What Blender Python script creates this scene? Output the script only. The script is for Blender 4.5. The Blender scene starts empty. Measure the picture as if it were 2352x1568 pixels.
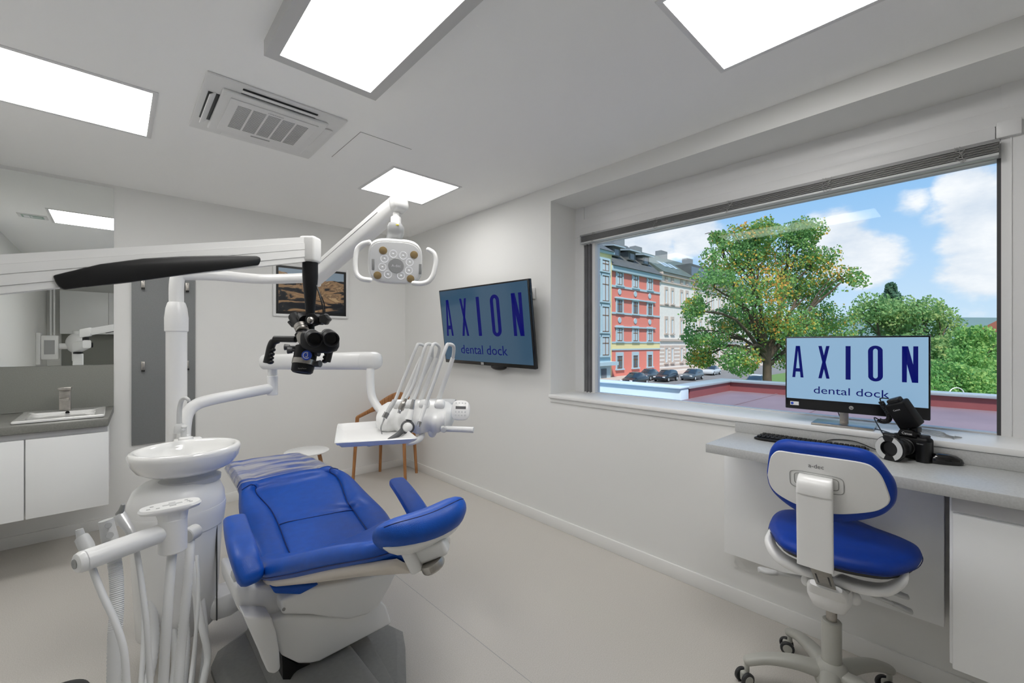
import bpy, bmesh, math, random
from mathutils import Vector, Matrix, noise

random.seed(7)
S = bpy.context.scene
COL = S.collection

# ------------------------------------------------------------------ camera
V = Vector
FPX, CPX, HPX, EYE = 984.0, 1176.0, 788.0, 1.45
YAW = math.atan((1176 - 266) / FPX)
FW = V((math.sin(YAW), math.cos(YAW), 0)); RT = V((math.cos(YAW), -math.sin(YAW), 0)); UP = V((0, 0, 1))
CAM = V((0, 0, EYE))
cd = bpy.data.cameras.new('viewpoint'); cam = bpy.data.objects.new('viewpoint', cd); COL.objects.link(cam)
cd.sensor_width = 36; cd.lens = 36 * FPX / 2352; cd.shift_y = (HPX - 784) / 2352; cd.clip_start = 0.02; cd.clip_end = 2000
cam.location = CAM; cam.rotation_euler = (math.pi / 2, 0, -YAW)
S.camera = cam

# ------------------------------------------------------------------ view, exposure
vs = S.view_settings
vs.view_transform = 'Standard'; vs.look = 'None'; vs.exposure = 0.12; vs.gamma = 1.0; vs.use_curve_mapping = False
S.cycles.use_denoising = True
S.cycles.max_bounces = 12; S.cycles.diffuse_bounces = 8; S.cycles.glossy_bounces = 5; S.cycles.transparent_max_bounces = 12
S.cycles.sample_clamp_indirect = 8.0

PANEL_E = 11.2        # brightness of the ceiling panels
SKY_E = 1.0
SUN_E = 4.5

# points of the place from the survey of the photograph: where the sight line through (x, y) meets a plane
def _ray(x, y): return FW + RT * ((x - CPX) / FPX) + UP * ((HPX - y) / FPX)
def pz(x, y, z): d = _ray(x, y); return CAM + d * ((z - EYE) / d.z)
def px(x, y, X): d = _ray(x, y); return CAM + d * (X / d.x)
def py(x, y, Y): d = _ray(x, y); return CAM + d * (Y / d.y)
def pd(x, y, D): return CAM + _ray(x, y) * D

# ------------------------------------------------------------------ colours and materials
def lin(c):
    return tuple((v / 12.92 if v <= 0.04045 else ((v + 0.055) / 1.055) ** 2.4) for v in [k / 255 for k in c])

MATS = {}
def mat(name, rgb, rough=0.5, metal=0.0, coat=0.0, noise_amt=0.0, noise_scale=40, bump=0.0, bump_scale=200, emit=None, emit_s=1.0, spec=0.5, srgb=True):
    m = bpy.data.materials.new(name); m.use_nodes = True
    nt = m.node_tree; b = nt.nodes['Principled BSDF']
    c = lin(rgb) if srgb else rgb
    b.inputs['Base Color'].default_value = (*c, 1)
    b.inputs['Roughness'].default_value = rough; b.inputs['Metallic'].default_value = metal
    b.inputs['Coat Weight'].default_value = coat; b.inputs['Coat Roughness'].default_value = 0.08
    b.inputs['Specular IOR Level'].default_value = spec
    if noise_amt or bump:
        tc = nt.nodes.new('ShaderNodeTexCoord')
        if noise_amt:
            n = nt.nodes.new('ShaderNodeTexNoise'); n.inputs['Scale'].default_value = noise_scale; n.inputs['Detail'].default_value = 4
            nt.links.new(tc.outputs['Object'], n.inputs['Vector'])
            r = nt.nodes.new('ShaderNodeValToRGB')
            r.color_ramp.elements[0].position = .3; r.color_ramp.elements[1].position = .7
            r.color_ramp.elements[0].color = (*[k * (1 - noise_amt) for k in c], 1)
            r.color_ramp.elements[1].color = (*[min(1, k * (1 + noise_amt)) for k in c], 1)
            nt.links.new(n.outputs['Fac'], r.inputs['Fac']); nt.links.new(r.outputs['Color'], b.inputs['Base Color'])
        if bump:
            n2 = nt.nodes.new('ShaderNodeTexNoise'); n2.inputs['Scale'].default_value = bump_scale; n2.inputs['Detail'].default_value = 3
            nt.links.new(tc.outputs['Object'], n2.inputs['Vector'])
            bp = nt.nodes.new('ShaderNodeBump'); bp.inputs['Strength'].default_value = bump; bp.inputs['Distance'].default_value = 0.002
            nt.links.new(n2.outputs['Fac'], bp.inputs['Height']); nt.links.new(bp.outputs['Normal'], b.inputs['Normal'])
    if emit:
        b.inputs['Emission Color'].default_value = (*lin(emit), 1); b.inputs['Emission Strength'].default_value = emit_s
    MATS[name] = m
    return m

# ------------------------------------------------------------------ world: blue sky with white clouds
W = bpy.data.worlds.new('sky'); S.world = W; W.use_nodes = True
def build_sky():
    nt = W.node_tree; N = nt.nodes; L = nt.links
    for n in list(N): N.remove(n)
    out = N.new('ShaderNodeOutputWorld'); bg = N.new('ShaderNodeBackground'); L.new(bg.outputs[0], out.inputs[0])
    bg.inputs['Strength'].default_value = SKY_E
    tc = N.new('ShaderNodeTexCoord'); sep = N.new('ShaderNodeSeparateXYZ'); L.new(tc.outputs['Generated'], sep.inputs[0])
    grad = N.new('ShaderNodeValToRGB'); L.new(sep.outputs['Z'], grad.inputs['Fac'])
    e = grad.color_ramp.elements
    e[0].position = 0.0; e[0].color = (*lin((206, 228, 243)), 1)
    e[1].position = 0.5; e[1].color = (*lin((92, 152, 214)), 1)
    k = e.new(0.14); k.color = (*lin((178, 213, 245)), 1)
    k = e.new(0.30); k.color = (*lin((138, 190, 238)), 1)
    def math_(op, a, b=None, clamp=False):
        m = N.new('ShaderNodeMath'); m.operation = op; m.use_clamp = clamp
        for i, v in enumerate((a, b)):
            if v is None: continue
            if isinstance(v, (int, float)): m.inputs[i].default_value = v
            else: L.new(v, m.inputs[i])
        return m.outputs[0]
    blobs = [(1490, 555, 5.0, 1.0), (1590, 530, 4.6, 1.0), (1430, 565, 4.0, .9), (1650, 600, 3.2, .7), (1925, 560, 4.6, 1.0), (1990, 600, 4.2, .9), (2060, 612, 2.6, .6),
             (2225, 425, 3.0, .9), (2250, 490, 4.0, 1.0), (2225, 560, 3.2, .85), (2270, 605, 4.2, 1.05), (2170, 500, 2.6, .6), (2090, 470, 2.4, .5), (2190, 620, 2.6, .7), (2250, 715, 1.8, .4), (2340, 520, 5, 1)]
    tot = None
    for (x, y, deg, wgt) in blobs:
        d = _ray(x, y).normalized()
        vm = N.new('ShaderNodeVectorMath'); vm.operation = 'DOT_PRODUCT'; L.new(tc.outputs['Generated'], vm.inputs[0]); vm.inputs[1].default_value = d
        mr = N.new('ShaderNodeMapRange'); mr.clamp = True; L.new(vm.outputs['Value'], mr.inputs['Value'])
        mr.inputs['From Min'].default_value = math.cos(math.radians(deg)); mr.inputs['From Max'].default_value = 1.0
        mr.inputs['To Min'].default_value = 0; mr.inputs['To Max'].default_value = wgt
        tot = mr.outputs[0] if tot is None else math_('MAXIMUM', tot, mr.outputs[0])
    nz = N.new('ShaderNodeTexNoise'); nz.inputs['Scale'].default_value = 9; nz.inputs['Detail'].default_value = 7; nz.inputs['Roughness'].default_value = .58
    mp = N.new('ShaderNodeMapping'); mp.inputs['Scale'].default_value = (1, 1, 1.9); L.new(tc.outputs['Generated'], mp.inputs[0]); L.new(mp.outputs[0], nz.inputs['Vector'])
    nb = math_('MULTIPLY', math_('SUBTRACT', nz.outputs['Fac'], .5), 2.6)
    f = math_('SUBTRACT', math_('ADD', math_('MULTIPLY', tot, 1.75), nb), .42)
    # scattered clouds all around the rest of the sky
    nz2 = N.new('ShaderNodeTexNoise'); nz2.inputs['Scale'].default_value = 3.2; nz2.inputs['Detail'].default_value = 6; L.new(mp.outputs[0], nz2.inputs['Vector'])
    away = N.new('ShaderNodeVectorMath'); away.operation = 'DOT_PRODUCT'; L.new(tc.outputs['Generated'], away.inputs[0]); away.inputs[1].default_value = _ray(1850, 600).normalized()
    amr = N.new('ShaderNodeMapRange'); L.new(away.outputs['Value'], amr.inputs['Value']); amr.inputs['From Min'].default_value = .75; amr.inputs['From Max'].default_value = .9; amr.inputs['To Min'].default_value = 1.0; amr.inputs['To Max'].default_value = 0
    f2 = math_('MULTIPLY', math_('MULTIPLY', math_('SUBTRACT', nz2.outputs['Fac'], .5), 4.0), amr.outputs[0])
    f = math_('MAXIMUM', f, f2)
    mask = N.new('ShaderNodeMapRange'); mask.interpolation_type = 'SMOOTHSTEP'; L.new(f, mask.inputs['Value'])
    mask.inputs['From Min'].default_value = .12; mask.inputs['From Max'].default_value = .85; mask.inputs['To Max'].default_value = .95
    ccol = N.new('ShaderNodeValToRGB'); L.new(nz.outputs['Fac'], ccol.inputs['Fac'])
    ccol.color_ramp.elements[0].position = .35; ccol.color_ramp.elements[0].color = (*lin((214, 224, 236)), 1)
    ccol.color_ramp.elements[1].position = .65; ccol.color_ramp.elements[1].color = (*lin((248, 250, 252)), 1)
    mx = N.new('ShaderNodeMix'); mx.data_type = 'RGBA'; L.new(mask.outputs[0], mx.inputs['Factor']); L.new(grad.outputs[0], mx.inputs['A']); L.new(ccol.outputs[0], mx.inputs['B'])
    L.new(mx.outputs['Result'], bg.inputs['Color'])
build_sky()

sd = bpy.data.lights.new('sun', 'SUN'); sd.energy = SUN_E; sd.angle = math.radians(6); sd.color = (1, .95, .88)
sun = bpy.data.objects.new('sun', sd); COL.objects.link(sun)
sun.rotation_euler = V((0.44, 0.42, -0.80)).to_track_quat('-Z', 'Y').to_euler()     # from behind the surgery, onto the fronts across the street

# ------------------------------------------------------------------ mesh helpers
def merge(dst, src):
    vm = [dst.verts.new(v.co) for v in src.verts]
    src.verts.index_update()
    for f in src.faces:
        try: dst.faces.new([vm[v.index] for v in f.verts])
        except ValueError: pass
    src.free()

class MB:
    def __init__(s): s.bm = bmesh.new()
    def box(s, c, size, axes=None, r=0.0, seg=2):
        ax = axes or (V((1, 0, 0)), V((0, 1, 0)), V((0, 0, 1))); c = V(c)
        t = bmesh.new(); bmesh.ops.create_cube(t, size=1.0)
        for v in t.verts: v.co = V((v.co.x * size[0], v.co.y * size[1], v.co.z * size[2]))
        if r > 0: bmesh.ops.bevel(t, geom=list(t.edges), offset=min(r, min(size) * .49), segments=seg, affect='EDGES', profile=.5)
        for v in t.verts: v.co = c + ax[0] * v.co.x + ax[1] * v.co.y + ax[2] * v.co.z
        merge(s.bm, t); return s
    def b(s, x0, x1, y0, y1, z0, z1, r=0.0, seg=2):
        return s.box(((x0 + x1) / 2, (y0 + y1) / 2, (z0 + z1) / 2), (abs(x1 - x0), abs(y1 - y0), abs(z1 - z0)), None, r, seg)
    def prism(s, pts, ext, r=0.0, seg=2):
        t = bmesh.new(); pts = [V(p) for p in pts]; ext = V(ext); n = len(pts)
        a = [t.verts.new(p) for p in pts]; b = [t.verts.new(p + ext) for p in pts]
        t.faces.new(a); t.faces.new(b[::-1])
        for i in range(n): t.faces.new((a[i], b[i], b[(i + 1) % n], a[(i + 1) % n]))
        bmesh.ops.recalc_face_normals(t, faces=list(t.faces))
        if r > 0: bmesh.ops.bevel(t, geom=list(t.edges), offset=r, segments=seg, affect='EDGES', profile=.5, clamp_overlap=True)
        merge(s.bm, t); return s
    def loft(s, rings, cap=True, closed=True):
        t = bmesh.new(); R = [[t.verts.new(p) for p in ring] for ring in rings]; n = len(R[0])
        for i in range(len(R) - 1):
            for j in range(n if closed else n - 1):
                k = (j + 1) % n
                t.faces.new((R[i][j], R[i][k], R[i + 1][k], R[i + 1][j]))
        if cap and closed:
            t.faces.new(R[0][::-1]); t.faces.new(R[-1])
        bmesh.ops.remove_doubles(t, verts=list(t.verts), dist=1e-6)
        bmesh.ops.recalc_face_normals(t, faces=list(t.faces))
        merge(s.bm, t); return s
    def tube(s, path, r, seg=14, smooth=8, closed_ends=True):
        pts = [V(p) for p in path]; rad = list(r) if isinstance(r, (list, tuple)) else [r] * len(pts)
        if smooth > 1 and len(pts) > 2: pts, rad = spline(pts, rad, smooth)
        rings = []; prev = None
        for i, p in enumerate(pts):
            t = (pts[min(i + 1, len(pts) - 1)] - pts[max(i - 1, 0)]).normalized()
            if prev is None:
                a = t.cross(V((0, 0, 1)));
                if a.length < .05: a = t.cross(V((1, 0, 0)))
                a.normalize()
            else:
                a = (prev - t * prev.dot(t)).normalized()
            prev = a; b = t.cross(a)
            rings.append([p + (a * math.cos(q) + b * math.sin(q)) * rad[i] for q in [2 * math.pi * j / seg for j in range(seg)]])
        return s.loft(rings, closed_ends)
    def lathe(s, o, axis, prof, seg=32, sx=1.0, sy=1.0, xdir=None):
        o = V(o); ax = V(axis).normalized(); a = V(xdir) if xdir is not None else ax.cross(V((0, 0, 1)))
        if a.length < .05: a = V((1, 0, 0))
        a = (a - ax * a.dot(ax)).normalized(); b = ax.cross(a)
        rings = [[o + ax * h + (a * math.cos(q) * sx + b * math.sin(q) * sy) * max(r, 1e-5) for q in [2 * math.pi * j / seg for j in range(seg)]] for r, h in prof]
        return s.loft(rings, True)
    def cyl(s, p0, p1, r, r1=None, seg=24):
        p0 = V(p0); p1 = V(p1); h = (p1 - p0).length; r1 = r if r1 is None else r1; e = min(.12 * min(r, r1), h * .2)
        return s.lathe(p0, p1 - p0, [(0, 0), (r - e, 0), (r, e), (r1, h - e), (r1 - e, h), (0, h)], seg)
    def ell(s, c, rad, axes=None, nu=20, nv=12, n=1.0):
        ax = axes or (V((1, 0, 0)), V((0, 1, 0)), V((0, 0, 1))); c = V(c); rings = []
        def p(v, e): return math.copysign(abs(v) ** e, v)
        for i in range(nv + 1):
            th = -math.pi / 2 + math.pi * i / nv; ct = max(math.cos(th), 1e-4); st = math.sin(th)
            rings.append([c + ax[0] * rad[0] * p(ct, n) * p(math.cos(q), n) + ax[1] * rad[1] * p(ct, n) * p(math.sin(q), n) + ax[2] * rad[2] * p(st, n) for q in [2 * math.pi * j / nu for j in range(nu)]])
        return s.loft(rings, True)
    def rows(s, rows, n=2.6, seg=24):
        """rows of (centre, side, up, half width, half height): superellipse sections"""
        e = 2.0 / n; rings = []
        for c, a, b, w, h in rows:
            rings.append([V(c) + V(a) * (math.copysign(abs(math.cos(q)) ** e, math.cos(q)) * w) + V(b) * (math.copysign(abs(math.sin(q)) ** e, math.sin(q)) * h) for q in [2 * math.pi * j / seg for j in range(seg)]])
        return s.loft(rings, True)
    def bar(s, path, side, w, h, n=3.0, seg=20, smooth=6, roundend=True, up=None):
        """a padded bar along a path; side = across direction; w, h half sizes (number or list)"""
        pts = [V(p) for p in path]; ws = list(w) if isinstance(w, (list, tuple)) else [w] * len(pts); hs = list(h) if isinstance(h, (list, tuple)) else [h] * len(pts)
        if len(pts) > 2 and smooth > 1:
            p2, ws = spline(pts, ws, smooth); _, hs = spline(pts, hs, smooth); pts = p2
        R = []
        for i, p in enumerate(pts):
            t = (pts[min(i + 1, len(pts) - 1)] - pts[max(i - 1, 0)]).normalized()
            sd_ = V(side); sd_ = (sd_ - t * sd_.dot(t)).normalized(); u = sd_.cross(t)
            R.append([p, sd_, u, ws[i], hs[i], t])
        rows = []
        if roundend:
            c = R[0]; k = min(c[3], c[4])
            for q in (1.0, .92, .7, .4): rows.append((c[0] - c[5] * k * math.sin(math.acos(max(0, 1 - q)) if False else q * math.pi / 2) * .9, c[1], c[2], c[3] - k + k * math.cos(q * math.pi / 2) + 1e-4, c[4] - k + k * math.cos(q * math.pi / 2) + 1e-4))
        rows += [(c[0], c[1], c[2], c[3], c[4]) for c in R]
        if roundend:
            c = R[-1]; k = min(c[3], c[4])
            for q in (.4, .7, .92, 1.0): rows.append((c[0] + c[5] * k * math.sin(q * math.pi / 2) * .9, c[1], c[2], c[3] - k + k * math.cos(q * math.pi / 2) + 1e-4, c[4] - k + k * math.cos(q * math.pi / 2) + 1e-4))
        return s.rows(rows, n, seg)
    def quad(s, a, b, c, d):
        f = [s.bm.verts.new(V(p)) for p in (a, b, c, d)]; s.bm.faces.new(f); return s
    def build(s, name, m, parent=None, angle=38, root=None):
        o = None
        me = bpy.data.meshes.new(name); off = origin_of(parent)
        for v in s.bm.verts: v.co -= off
        s.bm.to_mesh(me); s.bm.free()
        me.polygons.foreach_set('use_smooth', [True] * len(me.polygons)); me.set_sharp_from_angle(angle=math.radians(angle))
        me.materials.append(m if not isinstance(m, str) else MATS[m])
        o = bpy.data.objects.new(name, me); COL.objects.link(o)
        if parent is not None: o.parent = parent; ORG[o.name] = off
        else: ORG[o.name] = V((0, 0, 0))
        return o

def spline(pts, rad, k):
    P, R = [], []
    n = len(pts)
    for i in range(n - 1):
        p0, p1, p2, p3 = pts[max(i - 1, 0)], pts[i], pts[i + 1], pts[min(i + 2, n - 1)]
        for j in range(k):
            t = j / k; t2 = t * t; t3 = t2 * t
            P.append(.5 * ((2 * p1) + (p2 - p0) * t + (2 * p0 - 5 * p1 + 4 * p2 - p3) * t2 + (3 * p1 - p0 - 3 * p2 + p3) * t3))
            R.append(rad[i] * (1 - t) + rad[i + 1] * t)
    P.append(pts[-1]); R.append(rad[-1])
    return P, R

ORG = {}
def origin_of(o): return V((0, 0, 0)) if o is None else ORG[o.name]

def thing(name, label, cat, loc=(0, 0, 0), group=None):
    o = bpy.data.objects.new(name, None); COL.objects.link(o); o.location = loc; o.empty_display_size = .05
    ORG[o.name] = V(loc); o['label'] = label; o['category'] = cat
    if group: o['group'] = group
    return o
def tag(o, label, cat, group=None):
    o['label'] = label; o['category'] = cat
    if group: o['group'] = group
    return o
def struct(o, label=None):
    o['kind'] = 'structure'
    if label: o['label'] = label
    return o
def clone(root, delta, label=None, parent=None):
    """a copy of a thing with copies of its parts and sub-parts, moved by delta"""
    r = root.copy(); COL.objects.link(r)
    if parent is None: r.location = root.location + V(delta); ORG[r.name] = ORG[root.name] + V(delta)
    else: r.parent = parent; ORG[r.name] = ORG[parent.name]
    if label: r['label'] = label
    for ch in list(root.children): clone(ch, delta, None, r)
    return r

def text(name, body, m, parent, o, right, up, size, depth=.0004, align='CENTER', width=None):
    cu = bpy.data.curves.new(name, 'FONT'); cu.body = body; cu.size = 1.0; cu.align_x = align; cu.align_y = 'CENTER'; cu.resolution_u = 3
    t = bpy.data.objects.new(name, cu); COL.objects.link(t)
    dg = bpy.context.evaluated_depsgraph_get(); dg.update()
    me = bpy.data.meshes.new_from_object(t.evaluated_get(dg)); bpy.data.objects.remove(t); bpy.data.curves.remove(cu)
    right = V(right).normalized(); up = V(up).normalized(); nrm = right.cross(up); o = V(o); off = origin_of(parent)
    xs = [v.co.x for v in me.vertices]; k = size
    kx = (width / (max(xs) - min(xs))) if width else k
    for v in me.vertices: v.co = o + right * v.co.x * kx + up * v.co.y * k + nrm * depth - off
    me.name = name; me.materials.clear(); me.materials.append(m if not isinstance(m, str) else MATS[m])
    ob = bpy.data.objects.new(name, me); COL.objects.link(ob)
    if parent is not None: ob.parent = parent
    ORG[ob.name] = off
    return ob

# ------------------------------------------------------------------ materials
mat('wall_paint', (228, 228, 226), .75, bump=.05, bump_scale=300)
mat('ceiling_paint', (249, 249, 248), .85)
mat('white_trim', (232, 232, 230), .45)
mat('sill_white', (236, 236, 235), .35)
mat('frame_white', (224, 224, 224), .4)
mat('dark_gasket', (60, 60, 62), .5)
mat('rail_grey', (104, 104, 106), .45, noise_amt=.15, noise_scale=8)
mat('white_laminate', (242, 243, 243), .28)
mat('cabinet_gap', (196, 196, 198), .5)
mat('grey_laminate', (126, 126, 121), .42, noise_amt=.10, noise_scale=120)
mat('desk_laminate', (184, 185, 184), .36, noise_amt=.08, noise_scale=140)
mat('splash_grey', (136, 137, 131), .55, noise_amt=.06, noise_scale=160)
mat('board_grey', (124, 126, 127), .5, noise_amt=.05, noise_scale=160)
mat('plastic', (232, 232, 231), .32, coat=.15)
mat('plastic_matte', (226, 226, 225), .5)
mat('plastic_grey', (196, 197, 197), .42)
mat('plastic_beige', (214, 206, 196), .45)
mat('mid_grey', (150, 151, 150), .45)
mat('dark_plastic', (42, 43, 45), .45)
mat('charcoal', (78, 79, 81), .45)
mat('black', (9, 9, 11), .38)
mat('black_gloss', (6, 6, 8), .12, coat=.5)
mat('black_soft', (9, 9, 12), .5, spec=.3)
mat('blue_leather', (4, 76, 172), .40, coat=.04, spec=.4, noise_amt=.08, noise_scale=30, bump=.25, bump_scale=420)
mat('blue_stool', (6, 58, 158), .48, spec=.35, noise_amt=.06, noise_scale=30, bump=.2, bump_scale=420)
mat('stitch', (62, 112, 205), .5)
mat('seam', (6, 28, 92), .55)
mat('steel', (196, 196, 198), .22, metal=1.0)
mat('steel_brushed', (176, 172, 166), .35, metal=1.0, noise_amt=.1, noise_scale=60)
mat('ceramic', (238, 238, 236), .10, coat=.6)
mat('base_grey', (134, 134, 132), .55, noise_amt=.05, noise_scale=60)
mat('stool_grey', (172, 172, 165), .38)
mat('paper', (235, 236, 238), .6)
mat('screw', (150, 150, 150), .3, metal=1)
mat('hose_grey', (214, 215, 215), .5)
mat('print_grey', (165, 166, 166), .5)
mat('print_dark', (90, 90, 92), .5)
mat('satin_silver', (214, 215, 216), .35, metal=.55)
mat('amber', (150, 128, 88), .4)
mat('led_lens', (236, 237, 240), .08, coat=.8, emit=(255, 255, 255), emit_s=.12)
mat('yoke_grey', (178, 179, 180), .3, coat=.3)
mat('lamp_glass', (226, 227, 228), .2, coat=.5)
mat('yellow_sticker', (220, 205, 60), .5)

def wood_mat(name, a, b_):
    m = bpy.data.materials.new(name); m.use_nodes = True; nt = m.node_tree; b = nt.nodes['Principled BSDF']; MATS[name] = m
    tc = nt.nodes.new('ShaderNodeTexCoord'); mp = nt.nodes.new('ShaderNodeMapping'); mp.inputs['Scale'].default_value = (30, 30, 3)
    n = nt.nodes.new('ShaderNodeTexNoise'); n.inputs['Scale'].default_value = 2.5; n.inputs['Detail'].default_value = 5
    r = nt.nodes.new('ShaderNodeValToRGB'); r.color_ramp.elements[0].color = (*lin(a), 1); r.color_ramp.elements[1].color = (*lin(b_), 1)
    r.color_ramp.elements[0].position = .3; r.color_ramp.elements[1].position = .7
    nt.links.new(tc.outputs['Object'], mp.inputs[0]); nt.links.new(mp.outputs[0], n.inputs['Vector']); nt.links.new(n.outputs['Fac'], r.inputs[0]); nt.links.new(r.outputs[0], b.inputs['Base Color'])
    b.inputs['Roughness'].default_value = .4
wood_mat('oak', (140, 92, 52), (186, 132, 82))

def floor_mat():
    m = bpy.data.materials.new('floor_vinyl'); m.use_nodes = True; nt = m.node_tree; b = nt.nodes['Principled BSDF']; MATS['floor_vinyl'] = m
    tc = nt.nodes.new('ShaderNodeTexCoord')
    n = nt.nodes.new('ShaderNodeTexNoise'); n.inputs['Scale'].default_value = 260; n.inputs['Detail'].default_value = 4; nt.links.new(tc.outputs['Object'], n.inputs['Vector'])
    n2 = nt.nodes.new('ShaderNodeTexNoise'); n2.inputs['Scale'].default_value = 1.5; nt.links.new(tc.outputs['Object'], n2.inputs['Vector'])
    r = nt.nodes.new('ShaderNodeValToRGB'); r.color_ramp.elements[0].position = .35; r.color_ramp.elements[1].position = .65
    r.color_ramp.elements[0].color = (*lin((186, 182, 175)), 1); r.color_ramp.elements[1].color = (*lin((203, 199, 193)), 1)
    nt.links.new(n.outputs['Fac'], r.inputs[0]); nt.links.new(r.outputs[0], b.inputs['Base Color'])
    mr = nt.nodes.new('ShaderNodeMapRange'); nt.links.new(n2.outputs['Fac'], mr.inputs['Value']); mr.inputs['To Min'].default_value = .38; mr.inputs['To Max'].default_value = .52; nt.links.new(mr.outputs[0], b.inputs['Roughness'])
floor_mat()

def glass_mat():
    m = bpy.data.materials.new('window_glass'); m.use_nodes = True; nt = m.node_tree; N = nt.nodes; L = nt.links
    for n in list(N): N.remove(n)
    o = N.new('ShaderNodeOutputMaterial'); t = N.new('ShaderNodeBsdfTransparent'); t.inputs[0].default_value = (.985, .99, .99, 1)
    g = N.new('ShaderNodeBsdfGlossy'); g.inputs['Roughness'].default_value = 0.0
    f = N.new('ShaderNodeFresnel'); f.inputs['IOR'].default_value = 1.19
    mx = N.new('ShaderNodeMixShader'); L.new(f.outputs[0], mx.inputs[0]); L.new(t.outputs[0], mx.inputs[1]); L.new(g.outputs[0], mx.inputs[2]); L.new(mx.outputs[0], o.inputs[0])
    MATS['window_glass'] = m
    m2 = bpy.data.materials.new('clear_plastic'); m2.use_nodes = True; nt = m2.node_tree; N = nt.nodes; L = nt.links
    for n in list(N): N.remove(n)
    o = N.new('ShaderNodeOutputMaterial'); t = N.new('ShaderNodeBsdfTransparent')
    g = N.new('ShaderNodeBsdfGlossy'); g.inputs['Roughness'].default_value = .16; g.inputs['Color'].default_value = (.9, .9, .92, 1)
    d = N.new('ShaderNodeBsdfDiffuse'); d.inputs[0].default_value = (.72, .70, .68, 1)
    ad = N.new('ShaderNodeMixShader'); ad.inputs[0].default_value = .45; L.new(g.outputs[0], ad.inputs[1]); L.new(d.outputs[0], ad.inputs[2])
    tc = N.new('ShaderNodeTexCoord'); mp = N.new('ShaderNodeMapping'); mp.inputs['Scale'].default_value = (3, 15, 6); n = N.new('ShaderNodeTexNoise'); n.inputs['Scale'].default_value = 1.0; n.inputs['Detail'].default_value = 2
    mr = N.new('ShaderNodeMapRange'); mr.inputs['From Min'].default_value = .36; mr.inputs['From Max'].default_value = .56; mr.inputs['To Min'].default_value = .10; mr.inputs['To Max'].default_value = .66  # noise streaks paint the cover's greyish reflections into the mix
    bp = N.new('ShaderNodeBump'); bp.inputs['Strength'].default_value = .6; bp.inputs['Distance'].default_value = .02
    L.new(tc.outputs['Object'], mp.inputs[0]); L.new(mp.outputs[0], n.inputs['Vector']); L.new(n.outputs['Fac'], mr.inputs['Value']); L.new(n.outputs['Fac'], bp.inputs['Height']); L.new(bp.outputs[0], g.inputs['Normal'])
    mx = N.new('ShaderNodeMixShader'); L.new(mr.outputs[0], mx.inputs[0]); L.new(t.outputs[0], mx.inputs[1]); L.new(ad.outputs[0], mx.inputs[2]); L.new(mx.outputs[0], o.inputs[0])
    MATS['clear_plastic'] = m2
    m3 = bpy.data.materials.new('mirror_glass'); m3.use_nodes = True; b = m3.node_tree.nodes['Principled BSDF']
    b.inputs['Base Color'].default_value = (.88, .90, .885, 1); b.inputs['Metallic'].default_value = 1; b.inputs['Roughness'].default_value = 0.0
    MATS['mirror_glass'] = m3
    m4 = bpy.data.materials.new('panel_light'); m4.use_nodes = True; nt = m4.node_tree; b = nt.nodes['Principled BSDF']
    b.inputs['Base Color'].default_value = (.8, .8, .8, 1); b.inputs['Emission Color'].default_value = (1, .985, .96, 1); b.inputs['Emission Strength'].default_value = PANEL_E
    MATS['panel_light'] = m4
glass_mat()

# ------------------------------------------------------------------ room shell
XW, YB, XL, YR, ZC = 2.54, 4.63, -0.95, -2.60, 2.70
NY0, NY1, NZ0, NZ1, XF = -1.25, 2.293, 1.045, 2.58, 2.85
struct(MB().b(XL - .12, XW + .4, YR - .12, YB + .12, -.12, 0).build('floor', 'floor_vinyl'))
struct(MB().b(XL - .12, XW + .4, YR - .12, YB + .12, ZC, ZC + .14).build('ceiling', 'ceiling_paint'))
struct(MB().b(XL - .12, XW + .4, YB, YB + .12, 0, ZC).build('wall_back', 'wall_paint'))
struct(MB().b(XL - .12, XL, YR, YB, 0, ZC).build('wall_left', 'wall_paint'))
struct(MB().b(XL - .12, XW + .4, YR - .12, YR, 0, ZC).build('wall_rear', 'wall_paint'))
for q in ((NY1, YB, 0, ZC), (YR, NY0, 0, ZC), (NY0, NY1, 0, NZ0 - .027), (NY0, NY1, NZ1, ZC)): struct(MB().b(XW, XW + .4, *q).build('wall_window', 'wall_paint'))
struct(MB().b(XL, XW - .013, YB - .013, YB, 0, .085, .002).build('baseboard_back', 'white_trim'))
struct(MB().b(XW - .013, XW, YR, YB - .013, 0, .085, .002).build('baseboard_window', 'white_trim'))
a, b_ = pz(905, 1318, 0), pz(1262, 1600, 0); d = (b_ - a).normalized(); n_ = V((-d.y, d.x, 0)) * .0014
struct(MB().prism([a + n_ + UP * .0003, a - n_ + UP * .0003, b_ - n_ + UP * .0003, b_ + n_ + UP * .0003], (0, 0, .0003)).build('trim_1', 'print_grey'))
# sill board and the strip below it
struct(MB().b(XW - .022, XF + .005, NY0, NY1 + .006, NZ0 - .027, NZ0, .004).build('trim_2', 'sill_white'), 'white window sill board')
struct(MB().b(XW - .008, XW, .905, NY1, .985, NZ0 - .027, .002).build('trim_3', 'white_trim'))
# access panel in the ceiling: a flush plate with a fine joint round it
m = MB(); m.b(1.065, 1.40, 2.47, 2.93, ZC - .0012, ZC)
ap = struct(m.build('trim_4', 'ceiling_paint'))
m = MB()
for (x0, x1, y0, y1) in ((1.062, 1.065, 2.47, 2.93), (1.062, 1.40, 2.467, 2.47)): m.b(x0, x1, y0, y1, ZC - .0016, ZC)
m.build('joint', 'mid_grey', ap)

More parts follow.
